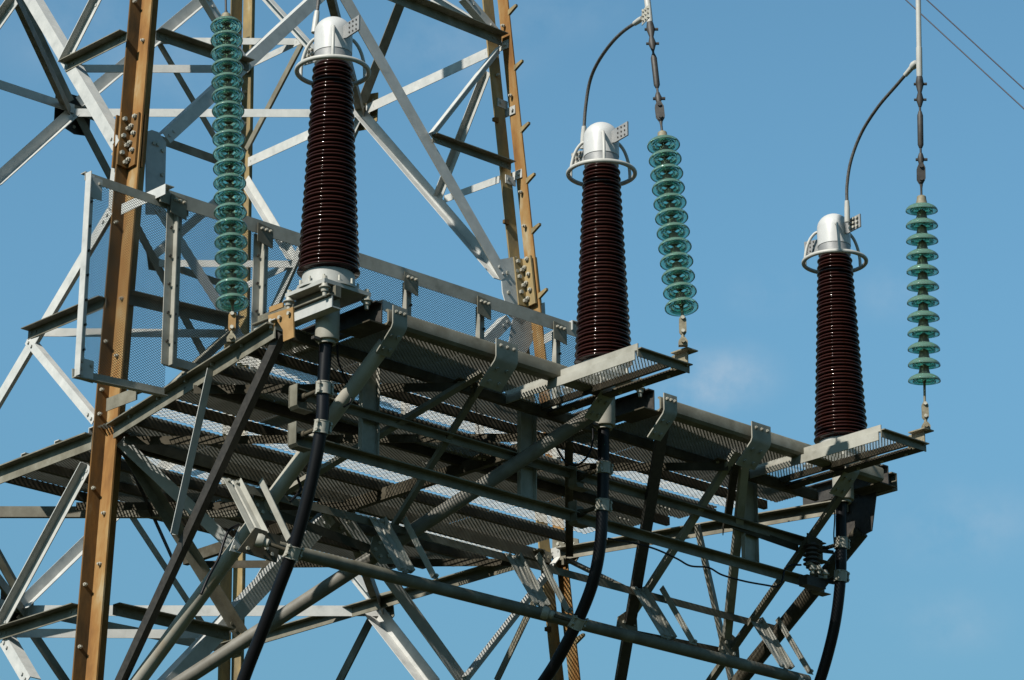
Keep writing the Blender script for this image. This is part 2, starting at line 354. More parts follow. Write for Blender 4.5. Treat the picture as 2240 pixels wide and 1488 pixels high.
brace('DB', (40, 1345), (145, 1500), .12, 1, 1, 'galvd', name='inner_brace')
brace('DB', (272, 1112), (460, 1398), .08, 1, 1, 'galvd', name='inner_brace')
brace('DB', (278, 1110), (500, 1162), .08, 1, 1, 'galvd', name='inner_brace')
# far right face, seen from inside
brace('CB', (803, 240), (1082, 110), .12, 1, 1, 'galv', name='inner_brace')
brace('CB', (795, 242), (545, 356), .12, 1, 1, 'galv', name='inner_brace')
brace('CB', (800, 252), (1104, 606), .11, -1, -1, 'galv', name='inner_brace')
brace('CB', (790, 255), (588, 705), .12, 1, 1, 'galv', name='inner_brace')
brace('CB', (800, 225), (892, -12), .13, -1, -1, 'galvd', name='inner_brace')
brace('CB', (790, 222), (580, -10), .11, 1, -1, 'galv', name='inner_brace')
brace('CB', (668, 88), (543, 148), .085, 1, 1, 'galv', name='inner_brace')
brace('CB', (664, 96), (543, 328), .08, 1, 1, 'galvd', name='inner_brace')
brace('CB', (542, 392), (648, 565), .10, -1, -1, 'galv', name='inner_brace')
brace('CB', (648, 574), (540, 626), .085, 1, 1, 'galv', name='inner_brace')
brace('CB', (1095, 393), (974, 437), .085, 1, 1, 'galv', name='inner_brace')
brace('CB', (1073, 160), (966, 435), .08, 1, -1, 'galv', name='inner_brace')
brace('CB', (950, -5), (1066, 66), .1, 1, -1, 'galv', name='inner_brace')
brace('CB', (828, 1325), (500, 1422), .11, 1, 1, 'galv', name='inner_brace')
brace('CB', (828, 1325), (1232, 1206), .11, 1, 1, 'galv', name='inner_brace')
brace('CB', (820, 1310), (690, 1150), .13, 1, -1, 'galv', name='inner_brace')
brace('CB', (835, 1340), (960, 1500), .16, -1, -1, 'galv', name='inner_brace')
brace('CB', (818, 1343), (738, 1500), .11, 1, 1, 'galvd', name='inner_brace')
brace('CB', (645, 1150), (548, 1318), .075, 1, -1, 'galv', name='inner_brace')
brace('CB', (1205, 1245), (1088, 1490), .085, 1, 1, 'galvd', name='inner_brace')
# plan bracing between the faces
def plan(p, q, w=.1, m='galv', drop=1):
    p, q = Vector(p), Vector(q); cnt[0] = (cnt[0] + 1) % 9; off = Vector((0, 0, .003 * cnt[0])); ax = (q - p).normalized(); si = Z.cross(ax)
    if si.dot(U.normalized() * 0 + Vector((-.7, -.7, 0))) < 0: si = -si
    part('plan_brace', MB().angle(p + off, q + off, (0, 0, -drop), -si, w, .009), m, T)
plan(mid('DB', z1), mid('CB', z1), .10); plan(mid('AC', z1), mid('CB', z1), .11, 'galvd'); plan(mid('AD', z1), mid('DB', z1), .11, 'galvd'); plan(mid('AD', z1), mid('AC', z1), .11)
plan(mid('DB', z2), mid('CB', z2), .12); plan(mid('AC', z2), mid('CB', z2), .12, 'galvd'); plan(mid('AD', z2 + .0), mid('DB', z2), .12, 'galvd')
part('plan_brace', MB().channel(mid('AD', -.62), mid('AC', -.62), Z, U + V, .11, .05), 'galvd', T)
for a, b_ in (((148, 142), (540, 143)), ((68, 719), (512, 722)), ((5, 1377), (497, 1380))):
    plan(onface('AD', *a), onface('AC', *b_), .085)
plan(onface('DB', 345, 84), onface('CB', 652, 86), .085); plan(onface('DB', 340, 571), onface('CB', 648, 573), .085)
# gusset plates on the node points
def gus(f, pts, m='galv', t=.012, off=.006, nb=0):
    ps = [onface(f, *p) + FN[f] * off for p in pts]
    mb = MB().slab(ps, FN[f], t)
    o = part('gusset_plate', mb, m, T)
    if nb:
        c = sum(ps, Vector()) / len(ps)
        for k in range(nb):
            a = ps[k % len(ps)]; part('bolt', MB().hexb(c + (a - c) * .6 + FN[f] * t / 2, FN[f] * (1 if f in ('AC', 'AD') else -1), .021, .02), 'bolt', o)
gus('AC', [(330, 285), (345, 290), (362, 312), (360, 400), (344, 470), (318, 470), (318, 290)], 'galv', nb=4)
gus('AD', [(254, 300), (249, 308), (245, 330), (237, 400), (234, 470), (243, 470), (252, 380)], 'galv', nb=2, off=-.02)
gus('AC', [(1128, 562), (1093, 568), (1098, 640), (1112, 690), (1140, 712), (1160, 690), (1165, 640)], 'galv', nb=4)
gus('AC', [(1160, 670), (1190, 662), (1192, 700), (1170, 735), (1140, 790), (1110, 760), (1120, 700)], 'galv', nb=4)
gus('DB', [(128, 194), (204, 216), (201, 296), (168, 291), (124, 262)], 'iron', off=.05, nb=4)  # iron-dark colour paints the shade of a plate turned from the sun
gus('CB', [(770, 232), (790, 205), (820, 200), (818, 262), (800, 280), (778, 284)], 'rustc', off=.05, nb=5)
gus('DB', [(8, 1290), (80, 1300), (76, 1368), (5, 1362)], 'iron', off=.05, nb=4)  # shade painted in here too, plate facing away from the sun
gus('CB', [(805, 1302), (850, 1290), (855, 1345), (838, 1368), (805, 1366)], 'galvd', off=.05, nb=4)
gus('CB', [(1212, 1180), (1235, 1172), (1268, 1180), (1272, 1215), (1262, 1232), (1245, 1235), (1212, 1240)], 'galvd', off=-.02, nb=4)
gus('AC', [(700, 1085), (778, 1105), (770, 1150), (745, 1170), (705, 1150)], 'galvd', nb=4)
gus('AC', [(250, 905), (285, 915), (282, 950), (262, 985), (248, 985)], 'rust', off=.03, nb=4)
gus('CB', [(528, 128), (548, 124), (556, 148), (545, 160), (528, 160)], 'galv', off=-.02, nb=2)
gus('DB', [(325, 548), (350, 552), (352, 592), (330, 588)], 'galvd', off=.04, nb=2)
for a, b_ in ((A_(z1), A_(z1)),): pass
# splices on legs A and C with rows of bolts
def splice(n, za, zb, w_, mm):
    g_ = .022
    a, b_ = legp(n, za), legp(n, zb)
    sp = part('splice_plate', MB().angle(a + Vector((-.004 - .0, -.004, 0)) + Vector((-.0, -.0, 0)), b_ + Vector((-.004, -.004, 0)), (-1, 0, 0), (0, -1, 0), w_, .024), mm, T)
    part('splice_plate', MB().slab([a + Vector((.045, .02, 0)), a + Vector((.045, -w_ - .02, 0)), b_ + Vector((.045, -w_ - .02, 0)), b_ + Vector((.045, .02, 0))], (1, 0, 0), .02), mm, T)
    part('splice_plate', MB().slab([a + Vector((-w_ - .015, .045, 0)), a + Vector((.0, .045, 0)), b_ + Vector((.0, .045, 0)), b_ + Vector((-w_ - .015, .045, 0))], (0, 1, 0), .02), mm, T)
    for k in range(6):
        t_ = (k + .6) / 6.2; c = a + (b_ - a) * t_; o_ = .036 + .045 * (k % 2)
        mb = MB().hexb(c + Vector((-o_ - .03, -.026, 0)), (0, -1, 0), .024, .022); mb.tube([c + Vector((-o_ - .03, -.03, 0)), c + Vector((-o_ - .03, -.058, 0))], .022, 6)
        part('bolt', mb, 'bolt', sp)
        mb = MB().hexb(c + Vector((-.026, -o_ - .02, .03)), (-1, 0, 0), .025, .026, .012)
        part('bolt', mb, 'bolt', sp)
splice('A', 2.32, 2.9, .142, 'rust'); splice('C', 2.28, 2.83, .148, 'rustc')
# step pegs, batten plates and single bolts on the legs
for x, y, sgn in ((1119, 28, 1), (1133, 155, 1), (1147, 296, 1), (1160, 412, 1), (1171, 525, 1), (1188, 672, 1), (1270, 1440, 1), (1078, 250, -1), (1102, 483, -1), (1195, 1398, -1)):
    zz = P(x, y, v=fv(-1, 3)).z; c = legp('C', zz)
    if sgn > 0:
        c = c + Vector((.03, -.16, 0)); pts = [c + Vector((0, 0, -.035)), c + Vector((0, -.13, .035)), c + Vector((0, -.13, .06)), c + Vector((0, -.11, .06)), c + Vector((0, 0, .03))]
        part('step_peg', MB().slab(pts, (1, 0, 0), .03), 'rustc', T)
    else:
        c = c + Vector((-.16, .0, 0)); pts = [c + Vector((0, 0, -.025)), c + Vector((-.07, 0, -.02)), c + Vector((-.07, 0, .02)), c + Vector((0, 0, .035))]
        part('step_peg', MB().slab(pts, (0, 1, 0), .03), 'rust', T)
for y, k in ((88, 1), (232, 1), (372, 1), (216, 0), (384, 0)):
    zz = P(1105, y, v=fv(-1, 3)).z; c = legp('C', zz)
    if k: mb = MB().slab([c + Vector((.012, .06, -.05)), c + Vector((.012, -.12, -.05)), c + Vector((.012, -.12, .05)), c + Vector((.012, .06, .05))], (1, 0, 0), .012); mb.hexb(c + Vector((.004, -.085, .0)), (-1, 0, 0), .018, .02)
    else: mb = MB().slab([c + Vector((-.12, .012, -.05)), c + Vector((.03, .012, -.05)), c + Vector((.03, .012, .05)), c + Vector((-.12, .012, .05))], (0, 1, 0), .012); mb.hexb(c + Vector((-.085, .004, .0)), (0, -1, 0), .018, .02)
    part('batten_plate', mb, 'galv', T)
for n, lst in (('A', [(4.2, 0), (3.75, 1), (1.72, 0), (.45, 0), (.3, 1), (-.3, 0), (-1.05, 0), (-1.3, 1), (-2.0, 0), (-1.8, 1), (-2.6, 0), (.9, 1), (-.05, 0)]), ('C', [(5.6, 1), (4.75, 1), (3.6, 1), (3.2, 1), (5.0, 0), (-1.9, 1)]), ('B', [(6.3, 1), (5.9, 1), (-.1, 1)])):
    for zz, k in lst:
        c = legp(n, zz)
        part('bolt', MB().hexb(c + (Vector((.002, -.09, 0)) if k else Vector((-.095, .002, 0))), (-1, 0, 0) if k else (0, -1, 0), .02, .022, .018), 'bolt', T)

# ============================================================ ACCESS PLATFORM
PF = thing('access_platform', 'galvanised access platform of expanded metal decking held out from the tower on struts', 'platform', (3.3, 1.5, -.5))
DZ = -.44
# beams from the legs outward and edge member
bl0, bl1 = Vector((-.31, .30, -.50)), Vector((.33, 3.42, -.50)); br0, br1 = Vector((7.0, .25, -.52)), Vector((6.12, 3.45, -.52))
part('floor_beam', MB().angle(bl0 + Vector((0, 0, .05)), bl1 + Vector((0, 0, .05)), (0, 0, -1), (-1, 0, 0), .13, .012, .09), 'galvd', PF)
part('floor_beam', MB().angle(br0 + Vector((0, 0, .05)), br1 + Vector((0, 0, .05)), (0, 0, -1), (-1, 0, 0), .12, .012, .09), 'galvd', PF)
adb = onface('AD', 212, 968); ade = onface('AD', -260, 1150)
part('floor_beam', MB().angle(adb + Vector((-.05, 0, .07)), Vector((adb.x - .05, 8.8, adb.z + .07)), (0, 0, -1), (-1, 0, 0), .15, .012, .09), 'galvd', PF)
part('floor_beam', MB().angle((5.95, 3.5, -.5), (5.95, 8.8, -.5), (0, 0, -1), (-1, 0, 0), .12, .012, .09), 'galvd', PF)
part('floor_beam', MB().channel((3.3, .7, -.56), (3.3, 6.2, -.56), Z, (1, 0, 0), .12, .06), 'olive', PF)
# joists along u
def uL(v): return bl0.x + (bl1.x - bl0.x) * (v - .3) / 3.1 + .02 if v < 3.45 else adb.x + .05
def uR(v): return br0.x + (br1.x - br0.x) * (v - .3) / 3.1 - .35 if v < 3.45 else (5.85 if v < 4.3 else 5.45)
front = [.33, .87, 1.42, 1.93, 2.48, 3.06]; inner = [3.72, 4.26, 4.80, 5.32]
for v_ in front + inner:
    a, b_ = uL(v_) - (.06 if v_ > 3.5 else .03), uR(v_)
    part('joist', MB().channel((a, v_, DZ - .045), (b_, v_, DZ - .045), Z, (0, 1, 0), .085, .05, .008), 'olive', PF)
    part('joist_clip', MB().angle((a - .04, v_, DZ + .02), (a + .10, v_, DZ + .02), (0, 0, -1), (0, -1, 0), .07, .008), 'galv', PF)
# edge tube with bent brackets
EV, EZ = -.30, -.37
for a, b_ in ((.40, 3.1), (3.72, 6.85)):
    part('edge_member', MB().prism([(-.055, -.07), (.045, -.07), (.07, -.045), (.07, .05), (.055, .07), (.03, .07), (.03, .055), (.05, .045), (.052, -.04), (.04, -.052), (-.055, -.052)], (a, EV + .03, EZ), (b_, EV + .03, EZ), (0, -1, 0), (0, 0, 1)), 'galvd', PF)
def bracket(u0, w_, L=.34):
    prof = [(-.085, .085), (-.085, -.075), (-.070, -.105), (.13, -.285), (.122, -.295), (-.080, -.113), (-.097, -.078), (-.097, .085)]
    mb = MB().prism(prof, (u0 - w_ / 2, EV, EZ), (u0 + w_ / 2, EV, EZ), (0, 1, 0), (0, 0, 1))
    for k in (-.3, 0, .3): mb.hexb((u0 + k * w_, EV - .097, EZ + .03), (0, -1, 0), .016, .018, .01)
    for k in (-.22, .22): mb.hexb((u0 + k * w_, EV - .03, EZ - .16), (0, -.67, -.74), .018, .016); mb.hexb((u0 + k * w_, EV + .07, EZ - .25), (0, -.67, -.74), .018, .016)
    part('bracket', mb, 'galvm', PF)
for u0, w_ in ((.48, .16), (1.73, .26), (2.98, .18), (3.79, .17), (5.02, .26), (6.32, .2)): bracket(u0, w_)
# expanded metal deck panels: tilted strands
def strandmesh(name, L, Wd, lw, sw, bw, th, tilt, m, plane='uv'):
    """diamond lattice of flat strands, L x Wd, pitch lw x sw; strand width bw, thickness th, tilt about the strand"""
    mb = MB(); nu = max(1, round(L / lw)); nv = max(1, round(Wd / sw)); lw = L / nu; sw = Wd / nv
    ct, st = math.cos(tilt), math.sin(tilt)
    for i in range(nu):
        for j in range(nv):
            for s_ in (0, 1):
                if s_ == 0: a = Vector((i * lw, (j + .5) * sw, 0)); b_ = Vector(((i + .5) * lw, (j + 1) * sw, 0)); a2 = b_; b2 = Vector(((i + 1) * lw, (j + .5) * sw, 0))
                else: a = Vector((i * lw, (j + .5) * sw, 0)); b_ = Vector(((i + .5) * lw, j * sw, 0)); a2 = b_; b2 = Vector(((i + 1) * lw, (j + .5) * sw, 0))
                for p, q in ((a, b_), (a2, b2)):
                    y = Vector((0, ct, st)) * bw / 2; n_ = Vector((0, -st, ct)) * th / 2
                    vs_ = [p - y - n_, p + y - n_, p + y + n_, p - y + n_, q - y - n_, q + y - n_, q + y + n_, q - y + n_]
                    mb.add(vs_, [(0, 4, 5, 1), (1, 5, 6, 2), (2, 6, 7, 3), (3, 7, 4, 0)])
    if plane == 'uz': mb.v = [(x, z_, y) for x, y, z_ in mb.v]
    return mb.mesh(name, m)
closed = strandmesh('deck_panel_tight', 1.0, .5, .05, .032, .0150, .003, R(-60), 'mesh')
opened = strandmesh('deck_panel_open', 1.0, .5, .066, .05, .012, .004, R(40), 'mesho')
shelfm = strandmesh('deck_panel_shelf', 1.0, .5, .075, .022, .008, .0022, R(30), 'mesho')
def panels(v0, v1, a, b_, me, zz=DZ + .012, n=None):
    n = n or max(1, round((b_ - a) / 1.15)); L = (b_ - a) / n
    for i in range(n):
        o = part('deck_panel', me, None, PF, at=Vector((a + i * L, v0, zz + .003 * (i % 2))) - Vector(PF['org'][:])); o.scale = (L * .995, (v1 - v0) / .5, 1)
rows = [(-.24, .33, 0), (.33, .88, 0), (.90, 1.34, 1), (1.40, 1.93, 0), (1.93, 2.48, 0), (2.50, 2.98, 1), (3.04, 3.72, 0), (3.74, 4.20, 1), (4.24, 4.80, 0), (4.80, 5.34, 0)]
for v0, v1, k in rows:
    if v0 < .3:
        panels(v0, v1, .42, 2.35, closed); panels(v0, v1, 3.75, 5.6, closed); continue
    panels(v0, v1, uL(v0), uR(v0), opened if k else closed)
panels(.35, .80, -.25, .35, opened, n=1)
for x, y in ((470, 845), (505, 838), (985, 980), (1020, 972), (925, 1010), (1440, 1105), (1475, 1098), (1350, 1130), (885, 822)):
    c = P(x, y, z=DZ - .02); 
    for k in range(3): part('deck_clip', MB().tube([c + Vector((k * .06, 0, 0)), c + Vector((k * .06 + .03, .0, -.035)), c + Vector((k * .06 + .05, .01, 0))], .008, 6), 'galvm', PF)
# shelves that carry the second and third strings
for k, (u0, lab) in enumerate(((2.42, 'middle'), (5.66, 'outer'))):
    sz = -.47; u1 = u0 + .62; va, vb = -1.30, .38
    part('shelf_beam', MB().prism([(0, -.04), (.012, -.04), (.012, .035), (.05, .047), (.05, .12), (.038, .12), (.038, .055), (0, .043)], (u0 - .02, va, sz - .01), (u0 - .02, vb, sz - .01), (1, 0, 0), (0, 0, 1)), 'galvm', PF)
    part('shelf_beam', MB().angle((u1, va - .02, sz - .02), (u1, vb, sz - .02), (-1, 0, 0), (0, 0, 1), .12, .01, .08), 'olive', PF)
    part('shelf_beam', MB().angle((u0, va - .012, sz + .055), (u1 + .03, va - .012, sz + .055), (0, 0, -1), (0, -1, 0), .075, .01, .05), 'galvd', PF)
    part('shelf_beam', MB().channel((u0 + .42, va + .02, sz + .03), (u0 + .42, vb, sz + .03), Z, (1, 0, 0), .06, .03, .006), 'olive', PF)
    for j in range(2):
        o = part('deck_panel', shelfm, None, PF, at=Vector((u0 + .03, va + .02 + j * .85, sz + .07)) - Vector(PF['org'][:])); o.scale = (.56, 1.66, 1)
    for j in range(5): part('bolt', MB().hexb((u1 - .06, va + .15 + j * .3, sz - .02), (0, 0, -1), .018, .016), 'bolt', PF)
    part('anchor_lug', MB().slab([(u1 - .02, va - .05, sz + .03), (u1 - .02, va + .16, sz + .03), (u1 - .02, va + .14, sz + .17), (u1 - .02, va - .05, sz + .17)], (1, 0, 0), .012).slab([(u1 - .08, va - .10, sz + .175), (u1 + .06, va - .10, sz + .175), (u1 + .06, va + .10, sz + .175), (u1 - .08, va + .10, sz + .175)], (0, 0, 1), .012), 'cap', PF)
# channels under the termination base plates
UT = (0.12, 3.44, 6.74); TC = (.05, 3.372, 6.69)
for k, u0 in enumerate(UT):
    if k == 0:
        part('seat_channel', MB().prism([(-.07, -.10), (.03, -.10), (.03, -.088), (-.058, -.088), (-.058, .0), (-.07, .0)], (u0 - .20, -.24, -.30), (u0 - .20, .80, -.30), (1, 0, 0), (0, 0, 1)), 'galv', PF)
        part('seat_channel', MB().prism([(-.10, .0), (.03, .0), (.03, .10), (-.03, .10), (-.03, .012), (-.10, .012)], (u0 - .20, -.24, -.295), (u0 - .20, .80, -.295), (1, 0, 0), (0, 0, 1)), 'galvd', PF)
    part('seat_channel', MB().channel((u0 + .27, -.27, -.33), (u0 + .27, .85, -.33), Z, (-1, 0, 0), .20, .08), 'iron', PF)
    part('seat_plate', MB().slab([(u0 + .10, -.30, -.44), (u0 + .34, -.30, -.44), (u0 + .34, .10, -.44), (u0 + .10, .10, -.44)], (0, 0, 1), .012), 'olive', PF)
part('seat_channel', MB().channel((UT[2] + .42, -.25, -.36), (UT[2] + .42, .75, -.36), Z, (-1, 0, 0), .18, .08), 'galvd', PF)
part('hanger', MB().slab([(7.02, -.1, -.46), (7.02, .42, -.46), (7.02, .42, -.92), (7.02, -.02, -.84)], (1, 0, 0), .014), 'iron', PF)
ochre = part('bracket', MB().slab([P(588, 690, u=-.32), P(642, 672, u=-.32), P(644, 738, u=-.32), P(621, 748, u=-.32), P(620, 722, u=-.32), P(606, 700, u=-.32), P(597, 724, u=-.32), P(590, 720, u=-.32)], (1, 0, 0), .014), 'ochre', PF, label='rusty orange bracket plate')
for x, y in ((594, 702), (613, 695), (633, 686)): part('bolt', MB().hexb(P(x, y, u=-.335), (-1, 0, 0), .018, .02), 'bolt', ochre)
part('bracket', MB().slab([P(590, 672, u=-.28), P(620, 662, u=-.28), P(620, 672, u=-.28), P(590, 684, u=-.28)], (1, 0, 0), .014), 'ochre', PF)
# vertical hangers and the two rails that carry the cable clamps
for u_, zt, zb in ((.90, -.47, -1.36), (2.80, -.47, -1.36), (5.78, -.47, -1.38)):
    part('hanger', MB().channel((u_, .50, zt), (u_, .50, zb), (1, 0, 0), (0, -1, 0), .20, .05, .008), 'galvm', PF)
part('clamp_rail', MB().angle((.02, .44, -.93), (6.78, .44, -.93), (0, 0, -1), (0, -1, 0), .075, .01, .07), 'galvd', PF)
part('clamp_rail', MB().angle((.0, .44, -1.33), (6.80, .44, -1.33), (0, 0, -1), (0, -1, 0), .085, .01, .08), 'galvd', PF)
# lower pipe, upper angle and rungs
part('lower_pipe', MB().tube([(-.05, .75, -2.24), (6.86, .75, -2.24)], .058, 20), 'galvd', PF)
part('upper_rail', MB().angle((-.1, 1.12, -1.61), (6.9, 1.12, -1.61), (0, 0, -1), (0, 1, 0), .07, .01, .09), 'galvd', PF)
for i in range(5):
    u_ = -.11 + 1.655 * i; a, b_ = Vector((u_, 1.10, -1.61)), Vector((u_, .70, -2.185))
    ax = (b_ - a).normalized(); n_ = Vector((0, -1, 0)); n_ = (n_ - ax * n_.dot(ax)).normalized()
    rm = 'galvm'
    mb = MB().prism([(-.085, .0), (-.016, .0), (-.008, -.018), (.008, -.018), (.016, .0), (.072, .0), (.082, .045), (.074, .047), (.066, -.008), (.020, -.008), (.012, -.027), (-.012, -.027), (-.020, -.008), (-.085, -.008)], a, b_, (1, 0, 0), n_)
    for e in (-.045, .045): mb.hexb(a + ax * .03 + Vector((e, 0, 0)), n_, .02, .02); mb.hexb(b_ - ax * .03 + Vector((e, 0, 0)), n_, .02, .02)
    part('rung', mb, rm, PF)
    a = a + Vector((.30, 0, .04)); b_ = b_ + Vector((.30, 0, 0))
    part('rung', MB().angle(a, b_, (1, 0, 0), n_, .085, .008, .06).hexb(b_ + Vector((.06, 0, .03)), n_, .018, .02), rm, PF)
# struts down to the tower legs
LA, LC = legp('A', zl), legp('C', zl)
def onl(a, b_, t_): return Vector(a) + (Vector(b_) - Vector(a)) * t_
p1 = Vector((.50, -.18, -.56)); p2 = Vector((3.05, -.2, -.56)); p3 = Vector((7.06, .15, -.80)); bk = Vector((3.86, -.18, -.52)); s5 = Vector((6.42, -.22, -.55))
part('pipe_strut', MB().tube([p1, LA + Vector((.1, -.1, 0))], .068, 20), 'pipe', PF, label='pale pipe strut with rusty stains')
part('pipe_strut', MB().tube([p2, LA + Vector((.15, -.1, .05))], .066, 20), 'pipeg', PF)
part('pipe_strut', MB().tube([p3, LC + Vector((.1, -.1, -.2))], .078, 20), 'olive', PF)
part('strut', MB().angle(bl0 + Vector((.03, -.03, -.05)), LA + Vector((.08, -.1, 0)), (1, .2, 0), (0, 1, 0), .078, .01), 'iron', PF)  # near-black colour paints in the shade on its down-facing flange
part('strut', MB().angle(bk, LC + Vector((0, -.12, 0)), (1, 0, 0), (0, 1, 0), .115, .01, .04), 'iron', PF)
part('strut', MB().angle(s5, LC + Vector((.05, -.12, -.1)), (1, 0, 0), (0, 1, 0), .078, .01, .045), 'galvd', PF)
m1, m2 = Vector((1.70, -.1, -.50)), Vector((5.02, -.1, -.50))
n1_, n2_, n3_, n5_ = onl(p1, LA, .40), onl(p2, LA, .43), onl(bk, LC, .47), onl(s5, LC, .455)
part('strut', MB().angle(m1, n1_, (1, 0, 0), (0, 1, 0), .062, .009, .045), 'galvd', PF)
part('strut', MB().angle(m1 + Vector((.06, 0, 0)), n2_, (1, 0, 0), (0, 1, 0), .058, .009, .04), 'galvd', PF)
part('strut', MB().angle(m2 - Vector((.05, 0, 0)), n3_, (1, 0, 0), (0, 1, 0), .080, .009, .045), 'galvm', PF)
part('strut', MB().angle(m2 + Vector((.06, 0, 0)), n5_, (1, 0, 0), (0, 1, 0), .088, .009, .045), 'galvm', PF)
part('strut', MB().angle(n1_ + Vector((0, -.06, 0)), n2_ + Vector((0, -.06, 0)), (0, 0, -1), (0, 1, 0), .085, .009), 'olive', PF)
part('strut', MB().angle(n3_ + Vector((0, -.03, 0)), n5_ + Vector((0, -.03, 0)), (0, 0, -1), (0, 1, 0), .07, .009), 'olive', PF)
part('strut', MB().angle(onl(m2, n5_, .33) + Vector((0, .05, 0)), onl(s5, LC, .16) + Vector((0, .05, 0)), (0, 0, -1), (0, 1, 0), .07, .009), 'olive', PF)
h0 = onl(bl0, bl1, .36); part('strut', MB().angle(h0 + Vector((0, 0, -.02)), onl(bl0, LA, .49), (0, 1, 0), (-1, 0, 0), .075, .008), 'galv', PF)
h1 = P(1526, 1150, z=-.56); part('strut', MB().angle(h1, P(1604, 1500, v=1.9), (1, .3, 0), (0, 1, 0), .07, .008, .045), 'galvm', PF)
part('strut', MB().angle(legp('C', -.55) + Vector((0, -.2, 0)), onl(bk, LC, .37), (0, 0, -1), (0, 1, 0), .055, .008), 'galvd', PF)
part('strut', MB().angle(legp('A', -.50) + Vector((.10, -.16, -.02)), P(512, 1180, v=3.05), (0, 0, -1), (0, 1, 0), .12, .01, .07), 'galv', PF)
# diagonal bracing lying under the deck
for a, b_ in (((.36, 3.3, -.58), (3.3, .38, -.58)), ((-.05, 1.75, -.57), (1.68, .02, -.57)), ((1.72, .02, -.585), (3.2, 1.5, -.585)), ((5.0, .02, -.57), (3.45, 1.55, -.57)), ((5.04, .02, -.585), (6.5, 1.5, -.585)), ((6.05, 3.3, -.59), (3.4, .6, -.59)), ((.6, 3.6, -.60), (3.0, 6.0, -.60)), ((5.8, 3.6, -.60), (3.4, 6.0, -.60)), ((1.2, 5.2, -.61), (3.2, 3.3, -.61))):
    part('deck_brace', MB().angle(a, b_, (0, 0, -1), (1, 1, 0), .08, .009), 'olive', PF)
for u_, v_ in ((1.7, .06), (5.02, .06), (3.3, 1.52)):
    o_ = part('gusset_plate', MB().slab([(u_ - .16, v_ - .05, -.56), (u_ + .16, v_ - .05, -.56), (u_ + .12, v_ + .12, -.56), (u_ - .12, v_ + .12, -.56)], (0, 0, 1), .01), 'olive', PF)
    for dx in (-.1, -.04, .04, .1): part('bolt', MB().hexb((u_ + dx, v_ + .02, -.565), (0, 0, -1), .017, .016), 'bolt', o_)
ct = P(746, 877, v=.9); part('tie_pipe', MB().tube([ct, (3.1, .9, ct.z)], .032, 14), 'olive', PF)
for c, w_ in ((n1_, .16), (n2_, .16), (n3_, .15), (n5_, .15)):
    c = Vector(c) + Vector((0, -.075, 0)); o_ = part('gusset_plate', MB().slab([c + Vector((-w_, 0, -.06)), c + Vector((-w_ * .2, 0, -.15)), c + Vector((w_, 0, -.11)), c + Vector((w_ * .9, 0, .10)), c + Vector((.0, 0, .16)), c + Vector((-w_ * .8, 0, .08))], (0, 1, 0), .012), 'galvd', PF)
    for dx, dz in ((-.1, -.03), (-.04, -.08), (.06, -.06), (.09, .04), (-.05, .04)): part('bolt', MB().hexb(c + Vector((dx, -.006, dz)), (0, -1, 0), .018, .016), 'bolt', o_)
c = Vector((-.05, .68, -2.24)); o_ = part('gusset_plate', MB().slab([c + Vector((-.3, 0, -.14)), c + Vector((.12, 0, -.16)), c + Vector((.16, 0, .08)), c + Vector((-.12, 0, .10))], (0, 1, 0), .012), 'olive', PF)
for dx, dz in ((-.2, -.1), (.0, -.06), (.06, -.1)): part('bolt', MB().hexb(c + Vector((dx, -.006, dz)), (0, -1, 0), .018, .016), 'bolt', o_)
c = Vector((onl(p1, LA, .49))) + Vector((0, -.09, 0)); o_ = part('gusset_plate', MB().slab([c + Vector((-.10, 0, -.12)), c + Vector((.02, 0, -.12)), c + Vector((.12, 0, .12)), c + Vector((.0, 0, .12))], (0, 1, 0), .012), 'galv', PF)
for dz in (-.08, .08): part('bolt', MB().hexb(c + Vector((dz * .6, -.006, dz)), (0, -1, 0), .018, .016), 'bolt', o_)

# ============================================================ GUARD SCREEN
G = thing('guard_screen', 'tall diamond mesh guard fence in a galvanised frame along the back of the platform', 'fence', (1.8, 1.85, -.5))
GV = 1.85
part('top_rail', MB().angle((-1.25, GV, 1.16), (-.10, GV, 1.14), (0, 0, -1), (0, 1, 0), .085, .008, .07), 'galvm', G)
part('top_rail', MB().angle((-.46, GV - .05, 1.22), (4.98, GV - .05, 1.24), (0, 0, -1), (0, 1, 0), .135, .01, .09), 'galvm', G)
part('bottom_rail', MB().angle((-1.29, GV - .004, -.78), (-.30, GV - .004, -.72), (0, 0, 1), (0, -1, 0), .085, .008, .06), 'galvm', G)
part('bottom_rail', MB().angle((-.28, GV - .004, -.40), (4.9, GV - .004, -.40), (0, 0, 1), (0, 1, 0), .08, .008, .06), 'galvm', G)
part('post', MB().angle((-1.27, GV - .006, -.76), (-1.25, GV - .006, 1.14), (1, 0, 0), (0, -1, 0), .09, .008, .08), 'galv', G)
for zz in (1.02, -.68):
    o_ = part('corner_plate', MB().slab([(-1.24, GV - .02, zz - .1), (-1.08, GV - .02, zz - .1), (-1.08, GV - .02, zz + .1), (-1.24, GV - .02, zz + .1)], (0, 1, 0), .008), 'galv', G)
    for dx, dz in ((-.05, .07), (.05, .05), (-.05, 0), (-.05, -.07)): part('bolt', MB().hexb((-1.16 + dx, GV - .024, zz + dz), (0, -1, 0), .015, .016), 'bolt', o_)
